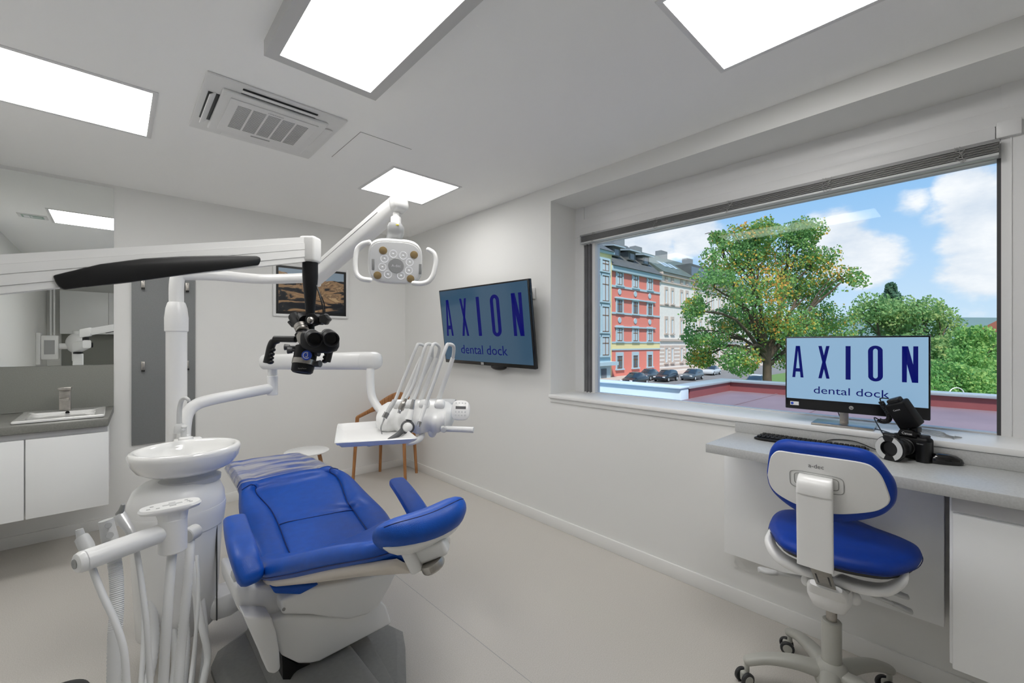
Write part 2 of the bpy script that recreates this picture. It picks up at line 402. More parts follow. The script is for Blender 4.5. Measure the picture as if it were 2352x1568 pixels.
# window: frame, guide rail, roller case, glass
GY0, GY1, GZ0, GZ1 = -.065, 2.094, 1.05, 2.262
w = MB()
w.b(XF, XF + .07, 2.205, NY1, NZ0, NZ1); w.b(XF + .004, XF + .07, GY1, 2.122, NZ0, 2.335)
w.b(XF, XF + .08, NY0, GY0 - .012, NZ0, NZ1); w.b(XF + .01, XF + .07, NY0, NY1, 2.262, NZ1)
w.b(XF + .01, XF + .07, NY0, NY1, NZ0 - .03, GZ0)
wf = struct(w.build('window_1', 'frame_white'), 'wide white framed window over the desk')
m = MB(); m.b(XF - .006, XF + .01, -.06, 2.293, 2.335, 2.405, .003); m.b(XF - .002, XF + .01, NY0, 2.293, 2.405, 2.475, .002); m.b(XF - .02, XF + .01, -.135, -.062, 2.345, 2.415, .004); m.b(XF - .004, XF, -.108, -.104, NZ0, 2.345)
m.build('roller_case', 'frame_white', wf)
m = MB(); m.b(XF + .012, XF + .05, 2.122, 2.205, NZ0, 2.335); m.b(XF + .004, XF + .02, 2.172, 2.180, NZ0, 2.335); m.b(XF + .004, XF + .02, 2.140, 2.146, NZ0, 2.335)
m.build('guide_rail', 'rail_grey', wf)
m = MB(); m.b(XF + .001, XF + .03, GY0 - .012, GY0, NZ0, GZ1)
m.build('gasket', 'dark_gasket', wf)
MB().b(XF + .04, XF + .046, GY0, GY1, GZ0, GZ1).build('pane', 'window_glass', wf)

# raised venetian blind
bl = thing('venetian_blind', 'grey venetian blind pulled up to the top of the window', 'blind', (XF - .03, 1.06, 2.30))
mat('slat_grey', (150, 150, 150), .4); mat('rail_light', (198, 200, 200), .4); mat('cord_grey', (150, 150, 148), .6)
MB().b(XF - .05, XF - .006, -.072, 2.208, 2.322, 2.336, .002).build('headrail', 'slat_grey', bl)
for i in range(9):
    z = 2.3205 - .0052 * i
    m = MB(); m.loft([[V((XF - .053 + (.002 if i % 2 else 0) + .05 * t, y, z + .003 * math.sin(math.pi * t) - .0009)) for t in (0, .25, .5, .75, 1)] + [V((XF - .053 + (.002 if i % 2 else 0) + .05 * t, y, z + .003 * math.sin(math.pi * t) + .0009)) for t in (1, .75, .5, .25, 0)] for y in (-.07 + .002 * (i % 3), 2.206 - .002 * (i % 2))])
    m.build('slat', 'slat_grey', bl)
MB().b(XF - .054, XF - .004, -.07, 2.206, 2.262, 2.2745, .003).build('bottom_rail', 'rail_light', bl)
for x_ in (1364, 1506, 1676, 1900, 2205):
    yy = px(x_, 450, XF - .05).y; m = MB(); rnd = random.Random(int(x_))
    for q in range(3):
        m.tube([V((XF - .058, yy + rnd.uniform(-.022, .022), 2.335 - .075 * k / 6)) for k in range(7)], .0011, 6, 3)
    m.build('cord', 'cord_grey', bl)

# ------------------------------------------------------------------ ceiling lights
def ceiling_light(x0, x1, y0, y1, z, label, frame=.022, box=0.0):
    t = thing('ceiling_light', label, 'ceiling light', ((x0 + x1) / 2, (y0 + y1) / 2, ZC), 'square ceiling light panels')
    m = MB()
    if box:
        for (a0, a1, b0, b1) in ((x0 - frame, x0, y0 - frame, y1 + frame), (x1, x1 + frame, y0 - frame, y1 + frame), (x0, x1, y0 - frame, y0), (x0, x1, y1, y1 + frame)): m.b(a0, a1, b0, b1, z, ZC)
        MB().b(x0, x1, y0, y1, z + .003, z + .02).build('diffuser', 'panel_light', t)
    else:
        for (a0, a1, b0, b1) in ((x0 - frame, x0, y0 - frame, y1 + frame), (x1, x1 + frame, y0 - frame, y1 + frame), (x0, x1, y0 - frame, y0), (x0, x1, y1, y1 + frame)): m.b(a0, a1, b0, b1, ZC - .005, ZC, .001)
        MB().b(x0, x1, y0, y1, ZC - .0035, ZC).build('diffuser', 'panel_light', t)
    m.build('frame', 'frame_white' if not box else 'lamp_frame', t)
    return t
mat('lamp_frame', (196, 196, 196), .5)
ceiling_light(-.46, .135, 2.79, 3.39, ZC, 'square light panel flush in the ceiling above the washbasin cabinet')
ceiling_light(.497, .886, .60, 1.947, 2.637, 'long light box with a deep grey frame hung below the ceiling', .048, .06)
ceiling_light(1.47, 2.03, .22, .775, ZC, 'square light panel flush in the ceiling by the window')
ceiling_light(1.455, 2.012, 2.806, 3.364, ZC, 'square light panel flush in the ceiling behind the jointed treatment lamp')

# ------------------------------------------------------------------ air conditioner cassette
ac = thing('air_conditioner', 'white four way air conditioner cassette in the ceiling', 'air conditioner', (.63, 2.71, ZC))
AX0, AX1, AY0, AY1 = .305, .955, 2.385, 3.05
MB().b(AX0, AX1, AY0, AY1, ZC - .012, ZC, .006).build('panel', 'plastic_matte', ac)
m = MB(); m.box(((AX0 + AX1) / 2, (AY0 + AY1) / 2, ZC - .02), (.50, .50, .016), None, .007, 3); m.build('cover', 'plastic_matte', ac)
cx, cy = (AX0 + AX1) / 2, (AY0 + AY1) / 2
m = MB(); m.box((cx, cy, ZC - .031), (.42, .41, .006), None, .003); gr = m.build('grille', 'plastic_matte', ac)
m = MB()
for c in range(5):
    for r_ in range(26):
        m.b(cx - .17 + c * .07, cx - .17 + c * .07 + .06, cy - .155 + r_ * .0112, cy - .155 + r_ * .0112 + .0042, ZC - .0352, ZC - .033)
m.build('grille_slot', 'mid_grey', gr)
MB().b(cx - .05, cx + .05, cy + .163, cy + .176, ZC - .0362, ZC - .033, .002).build('receiver', 'print_grey', gr)
text('lettering', 'HOKKAIDO', 'print_dark', gr, (cx, cy - .178, ZC - .0343), (1, 0, 0), (0, -1, 0), .014)
for i, (x, y, sx, sy) in enumerate(((cx, AY0 + .055, .36, .055), (cx, AY1 - .055, .36, .055), (AX0 + .055, cy, .055, .36), (AX1 - .055, cy, .055, .36))):
    sl = MB().box((x, y, ZC - .0135), (sx * .97, sy * .9, .004), None, .001).build('air_outlet', 'dark_plastic', ac)
    m = MB()
    if i == 0: m.box((x, y - .018, ZC - .026), (sx, .022, .005), None, .002)
    elif i == 1: m.box((x, y + .004, ZC - .018), (sx, .045, .005), None, .002)
    elif i == 2: m.box((x - .010, y, ZC - .026), (.034, sy, .006), (V((.8, 0, .6)), V((0, 1, 0)), V((-.6, 0, .8))), .002)
    else: m.box((x + .004, y, ZC - .018), (.045, sy, .005), None, .002)
    m.build('air_flap', 'plastic_matte', ac)

# ------------------------------------------------------------------ washbasin wall
MX1 = -.012
mir = tag(MB().b(XL, MX1, YB - .008, YB, 1.284, 2.672).build('mirror', 'mirror_glass'), 'large frameless mirror above the washbasin', 'mirror')
sp = tag(MB().b(XL, MX1, YB - .011, YB, .955, 1.282).build('splashback_panel', 'splash_grey'), 'grey splashback panel behind the washbasin tap', 'splashback')
tag(MB().prism([(XL, 3.885, .905), (-.036, 3.885, .905), (-.012, YB - .011, .905), (XL, YB - .011, .905)], (0, 0, .048), .003).build('worktop', 'grey_laminate'), 'grey laminate worktop under the washbasin', 'worktop')
cb = thing('vanity_cabinet', 'white wall hung vanity cabinet below the grey washbasin worktop', 'cabinet', (-.5, 4.25, .38))
MB().b(XL, -.036, 3.925, YB - .013, .385, .903, .002).build('body', 'white_laminate', cb)
MB().b(XL, -.04, 3.917, 3.925, .865, .900, .001).build('grip_rail', 'cabinet_gap', cb)
for (x0, x1) in ((-.405 + .003, -.034), (-.78, -.405 - .003)):
    MB().b(x0, x1, 3.90, 3.919, .382, .865, .003).build('door', 'white_laminate', cb)
# basin
ba = thing('washbasin', 'white rectangular ceramic basin set into the grey worktop', 'basin', (-.27, 4.25, .953))
Q = [py(5, 962, 4.02), py(245, 947, 4.02)]
bx0, bx1, by0, by1 = -.47, -.055, 3.97, 4.50
m = MB()
def rr(x0, x1, y0, y1, z, r, k=5):
    P = []
    for (cx_, cy_, a0) in ((x1 - r, y1 - r, 0), (x0 + r, y1 - r, 90), (x0 + r, y0 + r, 180), (x1 - r, y0 + r, 270)):
        for j in range(k + 1): q = math.radians(a0 + 90 * j / k); P.append(V((cx_ + r * math.cos(q), cy_ + r * math.sin(q), z)))
    return P
m.loft([rr(bx0 + .01, bx1 - .01, by0 + .01, by1 - .01, .953, .01), rr(bx0, bx1, by0, by1, .958, .012), rr(bx0, bx1, by0, by1, .968, .012), rr(bx0 + .006, bx1 - .006, by0 + .006, by1 - .006, .972, .012),
        rr(bx0 + .05, bx1 - .05, by0 + .05, by1 - .14, .970, .02), rr(bx0 + .06, bx1 - .06, by0 + .07, by1 - .15, .957, .03), rr(bx0 + .1, bx1 - .1, by0 + .12, by1 - .18, .9535, .03)])
m.build('bowl', 'ceramic', ba)
MB().cyl((-.25, by1 - .152, .962), (-.25, by1 - .158, .9625), .011).build('overflow_hole', 'black_gloss', ba)
fa = thing('basin_tap', 'square brushed metal tap standing behind the basin', 'tap', (-.265, 4.43, .972))
m = MB(); m.b(-.295, -.238, 4.405, 4.455, .972, 1.115, .002); m.build('tap_body', 'steel_brushed', fa)
MB().b(-.291, -.242, 4.34, 4.41, 1.045, 1.062, .002).build('spout', 'steel_brushed', fa)
MB().b(-.300, -.233, 4.36, 4.458, 1.119, 1.136, .002).build('lever', 'steel_brushed', fa)

# coat board with four hooks
tag(MB().b(.093, .508, YB - .016, YB - .0015, .625, 2.10, .002).build('coat_board', 'board_grey'), 'tall dark grey coat board on the wall behind the lamp pole', 'board')
hk = None
for (x, z, lb) in ((.163, 1.925, 'steel coat hook high on the left of the grey board'), (.163, 1.255, 'steel coat hook low on the left of the grey board'),
                   (.452, 1.925, 'steel coat hook high on the right of the grey board'), (.452, 1.255, 'steel coat hook low on the right of the grey board, behind the lamp pole')):
    t = thing('coat_hook', lb, 'hook', (x, YB - .016, z), 'coat hooks on the grey board')
    MB().b(x - .012, x + .012, YB - .024, YB - .016, z - .035, z + .045, .002).build('back_plate', 'steel_brushed', t)
    MB().b(x - .011, x + .011, YB - .05, YB - .024, z - .035, z - .022, .002).build('peg', 'black', t)
    for dz in (-.005, .03): MB().cyl((x, YB - .024, z + dz), (x, YB - .0255, z + dz), .004, seg=10).build('screw', 'screw', t)

# framed picture
def dune_mat():
    m = bpy.data.materials.new('dune_print'); m.use_nodes = True; nt = m.node_tree; N = nt.nodes; L = nt.links; b = N['Principled BSDF']; MATS['dune_print'] = m
    tc = N.new('ShaderNodeTexCoord'); mp = N.new('ShaderNodeMapping'); L.new(tc.outputs['Generated'], mp.inputs[0])
    mp.inputs['Scale'].default_value = (1.5, 1, 3.0); mp.inputs['Rotation'].default_value = (0, -.55, 0); mp.inputs['Location'].default_value = (.35, 0, .2)
    nz = N.new('ShaderNodeTexNoise'); nz.inputs['Scale'].default_value = 1.5; nz.inputs['Detail'].default_value = 9; nz.inputs['Roughness'].default_value = .52; nz.inputs['Distortion'].default_value = 1.3; L.new(mp.outputs[0], nz.inputs['Vector'])
    r = N.new('ShaderNodeValToRGB'); L.new(nz.outputs['Fac'], r.inputs[0]); e = r.color_ramp.elements
    e[0].position = .40; e[0].color = (*lin((18, 22, 30)), 1); e[1].position = .72; e[1].color = (*lin((206, 178, 140)), 1)
    k = e.new(.465); k.color = (*lin((40, 42, 46)), 1); k = e.new(.49); k.color = (*lin((132, 104, 78)), 1); k = e.new(.54); k.color = (*lin((176, 142, 104)), 1); k = e.new(.60); k.color = (*lin((120, 96, 74)), 1); k = e.new(.635); k.color = (*lin((196, 164, 124)), 1)
    sep = N.new('ShaderNodeSeparateXYZ'); L.new(tc.outputs['Generated'], sep.inputs[0])
    sk = N.new('ShaderNodeMath'); sk.operation = 'MULTIPLY_ADD'; L.new(sep.outputs['X'], sk.inputs[0]); sk.inputs[1].default_value = .10; L.new(sep.outputs['Z'], sk.inputs[2])
    n3 = N.new('ShaderNodeTexNoise'); n3.inputs['Scale'].default_value = 3; L.new(tc.outputs['Generated'], n3.inputs['Vector'])
    s2 = N.new('ShaderNodeMath'); s2.operation = 'MULTIPLY_ADD'; L.new(n3.outputs['Fac'], s2.inputs[0]); s2.inputs[1].default_value = .45; L.new(sk.outputs[0], s2.inputs[2])
    st = N.new('ShaderNodeMath'); st.operation = 'GREATER_THAN'; L.new(s2.outputs[0], st.inputs[0]); st.inputs[1].default_value = 1.13
    mx = N.new('ShaderNodeMix'); mx.data_type = 'RGBA'; L.new(st.outputs[0], mx.inputs['Factor']); L.new(r.outputs[0], mx.inputs['A']); mx.inputs['B'].default_value = (*lin((150, 170, 188)), 1)
    L.new(mx.outputs['Result'], b.inputs['Base Color']); b.inputs['Roughness'].default_value = .3
dune_mat()
pic = thing('framed_picture', 'white framed landscape print of bare sandy hills on the back wall', 'picture', (1.48, YB, 1.97))
fx0, fx1, fz0, fz1 = 1.118, 1.850, 1.715, 2.238
m = MB(); q = .024
m.b(fx0, fx0 + q, YB - .022, YB, fz0, fz1, .002); m.b(fx1 - q, fx1, YB - .022, YB, fz0, fz1, .002); m.b(fx0 + q, fx1 - q, YB - .022, YB, fz0, fz0 + q, .002); m.b(fx0 + q, fx1 - q, YB - .022, YB, fz1 - q, fz1, .002)
m.build('frame', 'frame_white', pic)
MB().b(fx0 + q, fx1 - q, YB - .012, YB, fz0 + q, fz1 - q).build('print_border', 'black', pic)
MB().b(fx0 + q + .024, fx1 - q - .024, YB - .0135, YB - .012, fz0 + q + .03, fz1 - q - .022).build('print', 'dune_print', pic)

# ------------------------------------------------------------------ things behind the camera, seen in the mirror
uc = thing('wall_cupboard', 'white wall cupboard over a grey panel, seen in the mirror', 'cupboard', (-.33, -2.43, 1.62))
MB().b(-.76, .55, -2.58, -2.27, 1.625, 2.43, .002).build('body', 'white_laminate', uc)
for (x0, x1) in ((-.76, -.108), (-.102, .55)): MB().b(x0, x1, -2.27, -2.25, 1.625, 2.43, .002).build('door', 'white_laminate', uc)
tag(MB().b(-.76, .55, YR + .0015, YR + .012, .95, 1.623).build('splashback_panel', 'splash_grey'), 'dark grey splashback under the white cupboard, seen in the mirror', 'splashback')
ex = thing('exit_sign', 'small flush escape sign on the ceiling, seen only in the mirror', 'sign', (-.59, 2.95, ZC))
mat('sign_green', (150, 176, 164), .4)
MB().b(-.70, -.50, 2.86, 3.03, ZC - .006, ZC, .002).build('frame', 'frame_white', ex)
m = MB(); m.b(-.675, -.525, 2.885, 3.005, ZC - .008, ZC - .006); m.build('face', 'sign_green', ex)
m = MB(); m.b(-.66, -.62, 2.9, 2.99, ZC - .0088, ZC - .008); m.b(-.60, -.54, 2.935, 2.955, ZC - .0088, ZC - .008); m.b(-.615, -.60, 2.915, 2.975, ZC - .0088, ZC - .008); m.build('pictogram', 'paper', ex)
xr = thing('wall_arm_unit', 'white jointed arm on a wall box, seen in the mirror', 'equipment', (XL, -1.2, 1.4))
MB().b(XL, -.90, -1.36, -1.04, 1.10, 1.62, .01).build('wall_plate', 'plastic_matte', xr)
m = MB(); m.b(-.90, -.70, -1.33, -1.07, 1.18, 1.58, .02); m.build('wall_box', 'plastic', xr)
MB().b(-.86, -.74, -1.069, -1.064, 1.27, 1.5).build('sticker', 'print_grey', xr)
m = MB(); m.cyl((-.70, -1.2, 1.40), (-.60, -1.2, 1.40), .05); m.build('pivot', 'plastic', xr)
m = MB(); m.ell((-.50, -1.2, 1.45), (.13, .11, .17)); m.b(-.55, -.45, -1.25, -1.15, 1.14, 1.36, .02); m.cyl((-.5, -1.2, 1.58), (-.5, -1.2, 1.66), .045); m.build('joint_housing', 'plastic', xr)
m = MB(); m.cyl((-.38, -1.2, 1.42), (-.29, -1.2, 1.42), .045); m.build('knob', 'black', xr)
m = MB(); m.tube([(-.80, -1.25, 1.58), (-.80, -1.25, 2.70)], .012); m.tube([(-.76, -1.25, 1.58), (-.76, -1.25, 2.70)], .012); m.build('conduit', 'plastic_matte', xr)

# ------------------------------------------------------------------ outside: roofs, street, houses, cars, trees
mat('roof_red', (132, 114, 122), .55, noise_amt=.10, noise_scale=3)
mat('roof_red_side', (140, 78, 80), .5, noise_amt=.06, noise_scale=6)
mat('coping', (176, 188, 194), .35, metal=.3)
mat('membrane', (196, 214, 226), .4, noise_amt=.03, noise_scale=4)
mat('asphalt', (120, 120, 120), .85, noise_amt=.1, noise_scale=1)
mat('grass_green', (96, 128, 66), .9, noise_amt=.2, noise_scale=3)
mat('facade_red', (218, 130, 116), .8); mat('facade_yellow', (226, 214, 160), .8); mat('facade_blue', (170, 194, 204), .7); mat('facade_white', (224, 220, 214), .8, noise_amt=.05, noise_scale=2)
mat('facade_stone', (190, 176, 166), .8); mat('brown_wood', (120, 84, 54), .6); mat('house_glass', (92, 104, 116), .08, coat=.4); mat('house_glass_pale', (186, 200, 208), .12)
mat('roof_slate', (88, 92, 92), .65, noise_amt=.15, noise_scale=1.2); mat('roof_green', (92, 104, 98), .65, noise_amt=.15, noise_scale=1.2); mat('chimney', (130, 134, 136), .8); mat('window_white', (236, 236, 234), .5); mat('roof_tile', (160, 98, 78), .8)
RZ = .98
rf = MB(); rf.b(3.06, 5.84, -5, 2.14, .60, .84)
for k in range(11): rf.b(3.06, 5.84, -4.6 + .62 * k, -4.58 + .62 * k, .84, .847)
struct(rf.build('roof_annex', 'roof_red'))
m = MB(); m.b(4.66, 5.95, 2.14, 2.30, .6, RZ - .03); m.b(5.80, 5.95, -5, 2.14, .6, RZ - .03); pr = struct(m.build('roof_parapet', 'roof_red_side'))
m = MB(); m.b(4.62, 5.97, 2.12, 2.32, RZ - .03, RZ, .004); m.b(5.77, 5.97, -5, 2.12, RZ - .03, RZ, .004); m.build('coping', 'coping', pr)
m = MB(); m.b(3.06, 4.46, 2.30, 9, .5, .78); m.b(3.06, 4.62, 2.18, 2.30, .5, .80); m.b(4.44, 4.64, 2.14, 9, .5, RZ - .02, .02)
mb_ = struct(m.build('roof_membrane', 'membrane'))
MB().b(4.41, 4.66, 2.13, 9, RZ - .02, RZ, .006).build('coping', 'membrane', mb_)
GZ = -3.4
struct(MB().b(-60, 400, -200, 300, GZ - .5, GZ).build('street', 'asphalt'))
struct(MB().b(18, 120, -60, 21, GZ, GZ + .05).build('lawn', 'grass_green'))
struct(MB().b(14, 130, 31.2, 34.8, GZ, GZ + .14).build('pavement', 'facade_stone'))
rg = tag(MB().tube([pd(2197, 905, 6.6) + RT * (.115 * math.cos(k * math.pi / 12)) + UP * (.10 * math.sin(k * math.pi / 12)) + FW * .02 * math.sin(k) * 0 for k in range(25)], .007, 8, 1).build('garden_hoop', 'window_white'), 'white ring showing above the roof edge beside the monitor', 'hoop')

FY = 34.8
Xc = lambda x: py(x, 788, FY).x
Zc = lambda x, y: py(x, y, FY).z

def house_window(bd, x0, x1, z0, z1, y, surround, frame, glass, sill=True, sur=.28, mull=True, top=.3, dep=.12):
    m = MB(); m.b(x0 - sur, x0, y - dep, y + .05, z0 - .1, z1 + top); m.b(x1, x1 + sur, y - dep, y + .05, z0 - .1, z1 + top); m.b(x0, x1, y - dep, y + .05, z1, z1 + top)
    if sill: m.b(x0 - sur - .12, x1 + sur + .12, y - dep - .12, y + .05, z0 - .25, z0 - .05)
    s = m.build('window_surround', surround, bd)
    m = MB(); q = .09
    m.b(x0, x0 + q, y - .06, y, z0, z1); m.b(x1 - q, x1, y - .06, y, z0, z1); m.b(x0, x1, y - .06, y, z0, z0 + q); m.b(x0, x1, y - .06, y, z1 - q, z1)
    if mull:
        m.b((x0 + x1) / 2 - .05, (x0 + x1) / 2 + .05, y - .06, y, z0, z1); zt = z0 + (z1 - z0) * .66; m.b(x0, x1, y - .06, y, zt - .05, zt + .05)
    f = m.build('window', frame, bd)
    MB().b(x0, x1, y - .03, y - .02, z0, z1).build('pane', glass, f)

# red house
x0, x1 = Xc(1401), Xc(1515); ze = Zc(1401, 609)
rh = thing('apartment_house', 'red house with pale blue window surrounds across the street', 'building', ((x0 + x1) / 2, FY, GZ))
MB().b(x0, x1, FY, FY + 12, GZ, ze).build('wall', 'facade_red', rh)
m = MB(); m.b(x0, x1, FY - .45, FY, ze - .75, ze, .05); m.b(x0, x1, FY - .12, FY, Zc(1401, 658), Zc(1401, 653)); m.b(x0, x1, FY - .12, FY, Zc(1401, 720), Zc(1401, 715.5)); m.b(x0, x1, FY - .12, FY, Zc(1401, 788), Zc(1401, 784)); m.b(x0, x1, FY - .12, FY, Zc(1401, 804.5), Zc(1401, 801))
m.build('cornice', 'facade_blue', rh)
MB().b(x0, x1, FY - .04, FY, Zc(1401, 801), Zc(1401, 788)).build('band', 'facade_yellow', rh)
cols = [(1416.5, 1428.5), (1453.3, 1464), (1487, 1496.5)]; rws = [(625, 653), (688, 716), (753.5, 782.5), (817.5, 846)]
for (a, b_) in cols:
    for i, (t_, u_) in enumerate(rws):
        house_window(rh, Xc(a), Xc(b_), Zc(1416.5, u_), Zc(1416.5, t_), FY, 'facade_blue', 'brown_wood', 'house_glass' if i % 2 else 'house_glass_pale', top=.42 if i < 3 else .55)
    for yy in (669, 734.5):
        zz = Zc(1416.5, yy); MB().cyl(((Xc(a) + Xc(b_)) / 2, FY, zz), ((Xc(a) + Xc(b_)) / 2, FY - .1, zz), .42, seg=18).build('medallion', 'facade_blue', rh)
for yy in (617.5, 681.5, 748.5):
    MB().b(Xc(1411), Xc(1503), FY - .3, FY, Zc(1411, yy + 3.5), Zc(1411, yy), .03).build('window_hood', 'facade_blue', rh)
zr = py(1429, 562, FY + 6).z
MB().prism([(x0, FY - .7, ze), (x0, FY + 6, zr), (x0, FY + 12.5, ze)], (x1 - x0, 0, 0)).build('roof', 'roof_slate', rh)
for (x_, y_) in ((1400, 577), (1436, 587), (1468, 597)):
    c = py(x_, y_, FY + 2.1); m = MB(); m.b(c.x - 1.0, c.x + 1.0, FY + .9, FY + 4.5, c.z - .9, c.z + .35); dm = m.build('dormer', 'roof_slate', rh)
    MB().prism([(c.x - 1.5, FY + .3, c.z + .35), (c.x + 1.5, FY + .3, c.z + .35), (c.x + 1.5, FY + 4.8, c.z + 1.0), (c.x - 1.5, FY + 4.8, c.z + 1.0)], (0, 0, .18)).build('dormer_roof', 'coping', dm)
    MB().b(c.x - .55, c.x + .55, FY + .86, FY + .9, c.z - .75, c.z + .1).build('dormer_pane', 'house_glass', dm)
def chimney_(x_, y_, bd): c = py(x_, y_, FY + 6); MB().b(c.x - 1.1, c.x + 1.1, FY + 5.3, FY + 6.5, zr - 1.4, c.z + .8).build('chimney', 'chimney', bd)
chimney_(1418, 557, rh)

# yellow and blue house at the left edge of the glass
yx0, yx1 = Xc(1352) - 6, x0; zy = Zc(1401, 582)
yh = thing('apartment_house', 'yellow house with a pale blue window bay at the edge of the glass', 'building', (yx0, FY, GZ))
MB().b(yx0, yx1 - .02, FY - .3, FY + 12, GZ, zy).build('wall', 'facade_yellow', yh)
MB().b(yx0, Xc(1392), FY - .75, FY - .3, GZ, Zc(1394, 597)).build('bay', 'facade_blue', yh)
MB().b(yx0, yx1 - .02, FY - .8, FY, zy - .3, zy).build('cornice', 'facade_blue', yh)
for (t_, u_) in ((601, 625), (636, 693), (706, 762), (774, 815)):
    house_window(yh, Xc(1371.5), Xc(1387), Zc(1387, u_), Zc(1387, t_), FY - .78, 'facade_blue', 'brown_wood', 'house_glass_pale', sur=.1)
    house_window(yh, Xc(1352), Xc(1366.5), Zc(1387, u_), Zc(1387, t_), FY - .78, 'facade_blue', 'brown_wood', 'house_glass_pale', sur=.1)
MB().b(yx0, Xc(1400), FY - 1.5, FY - .3, Zc(1387, 838), Zc(1387, 830)).build('porch_roof', 'facade_blue', yh)
MB().b(Xc(1370), Xc(1382), FY - .82, FY - .74, GZ, Zc(1387, 845)).build('door', 'house_glass', yh)
MB().prism([(yx0, FY - 1.0, zy), (yx0, FY + 6, zr + .4), (yx0, FY + 12.5, zy)], (yx1 - yx0 - .25, 0, 0)).build('roof', 'roof_slate', yh)

# white house
wx1 = Xc(1515) + 44; x1 = x1 + .03; zw = Zc(1515, 624)
wh = thing('apartment_house', 'ornate white house partly hidden by the maple tree', 'building', ((x1 + wx1) / 2, FY, GZ))
MB().b(x1, wx1, FY, FY + 12, GZ, zw).build('wall', 'facade_white', wh)
m = MB(); m.b(x1, wx1, FY - .5, FY, zw - .5, zw, .05); m.b(x1, wx1, FY - .2, FY, Zc(1515, 647), Zc(1515, 644)); m.b(x1, wx1, FY - .25, FY, Zc(1515, 783), Zc(1515, 778)); m.b(x1, wx1, FY - .12, FY, Zc(1515, 701), Zc(1515, 698)); m.build('cornice', 'facade_stone', wh)
m = MB()
for k in range(7): m.b(x1, wx1, FY - .015, FY, GZ + .4 + k * .62, GZ + .75 + k * .62)
m.build('rustication', 'facade_stone', wh)
pa, pb = Xc(1527.5), Xc(1541.5); per = Xc(1562.7) - pa; wwid = Xc(1532) - pa
for g in range(5):
    for bx_ in (pa + per * g, pb + per * g):
        for i, (t_, u_) in enumerate(((665.5, 696), (733, 765), (800, 832))):
            house_window(wh, bx_, bx_ + wwid, Zc(1530, u_), Zc(1530, t_), FY, 'facade_stone', 'window_white', 'house_glass_pale', sur=.22, mull=False, top=.5)
        MB().b(bx_ - .1, bx_ + wwid + .1, FY - .15, FY, Zc(1530, 645), Zc(1530, 636)).build('attic_vent', 'facade_stone', wh)
zr2 = zr - .3
chimney_(1459, 578, wh)
MB().prism([(x1 + .2, FY - .7, zw), (x1 + .2, FY + 6, zr2), (x1 + .2, FY + 12.5, zw)], (wx1 - x1, 0, 0)).build('roof', 'roof_green', wh)
for (x_, y_) in ((1518, 604), (1530, 611), (1543, 618)):
    c = py(x_, y_, FY + 2.5); sl = (zr2 - zw) / 6.7; u = V((0, 1, sl)).normalized()
    MB().box((c.x, FY + 2.2, zw + sl * 2.9 + .1), (1.0, 2.0, .1), (V((1, 0, 0)), u, V((1, 0, 0)).cross(u))).build('skylight', 'house_glass_pale', wh)
for k in range(3):
    c = py(1519 + 60 * k, 590, FY + 6); MB().b(c.x - 1.2, c.x + 1.2, FY + 5.4, FY + 6.6, zr2 - .8, zr2 + 1.1).build('chimney', 'chimney', wh)
dm = MB().b(Xc(1592), Xc(1650), FY + .5, FY + 4, zw + .3, zw + 3.0).build('dormer', 'roof_slate', wh)
MB().b(Xc(1594), Xc(1648), FY + .45, FY + .5, zw + .9, zw + 2.5).build('dormer_pane', 'house_glass', dm)
# house far right
c = pd(2292, 765, 120); fh = thing('house', 'red tiled house roof at the right edge of the window view', 'building', (c.x, c.y, GZ))
MB().b(c.x - 5, c.x + 14, c.y - 8, c.y + 4, GZ, c.z + .6).build('wall', 'facade_white', fh)
MB().prism([(c.x - 6, c.y - 8.6, c.z + .3), (c.x - 6, c.y + 4.6, c.z + .3), (c.x - 6, c.y - 2, c.z + 5.0)], (20, 0, 0)).build('roof', 'roof_tile', fh)
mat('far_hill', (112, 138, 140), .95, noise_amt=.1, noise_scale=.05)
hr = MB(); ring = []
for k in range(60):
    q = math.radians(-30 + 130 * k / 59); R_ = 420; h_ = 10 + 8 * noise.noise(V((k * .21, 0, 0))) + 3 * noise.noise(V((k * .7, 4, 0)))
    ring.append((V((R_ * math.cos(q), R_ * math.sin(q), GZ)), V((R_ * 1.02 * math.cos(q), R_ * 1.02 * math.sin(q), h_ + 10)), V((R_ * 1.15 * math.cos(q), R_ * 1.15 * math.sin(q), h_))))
hr.loft([list(r) for r in ring], False, False); struct(hr.build('hills', 'far_hill'))

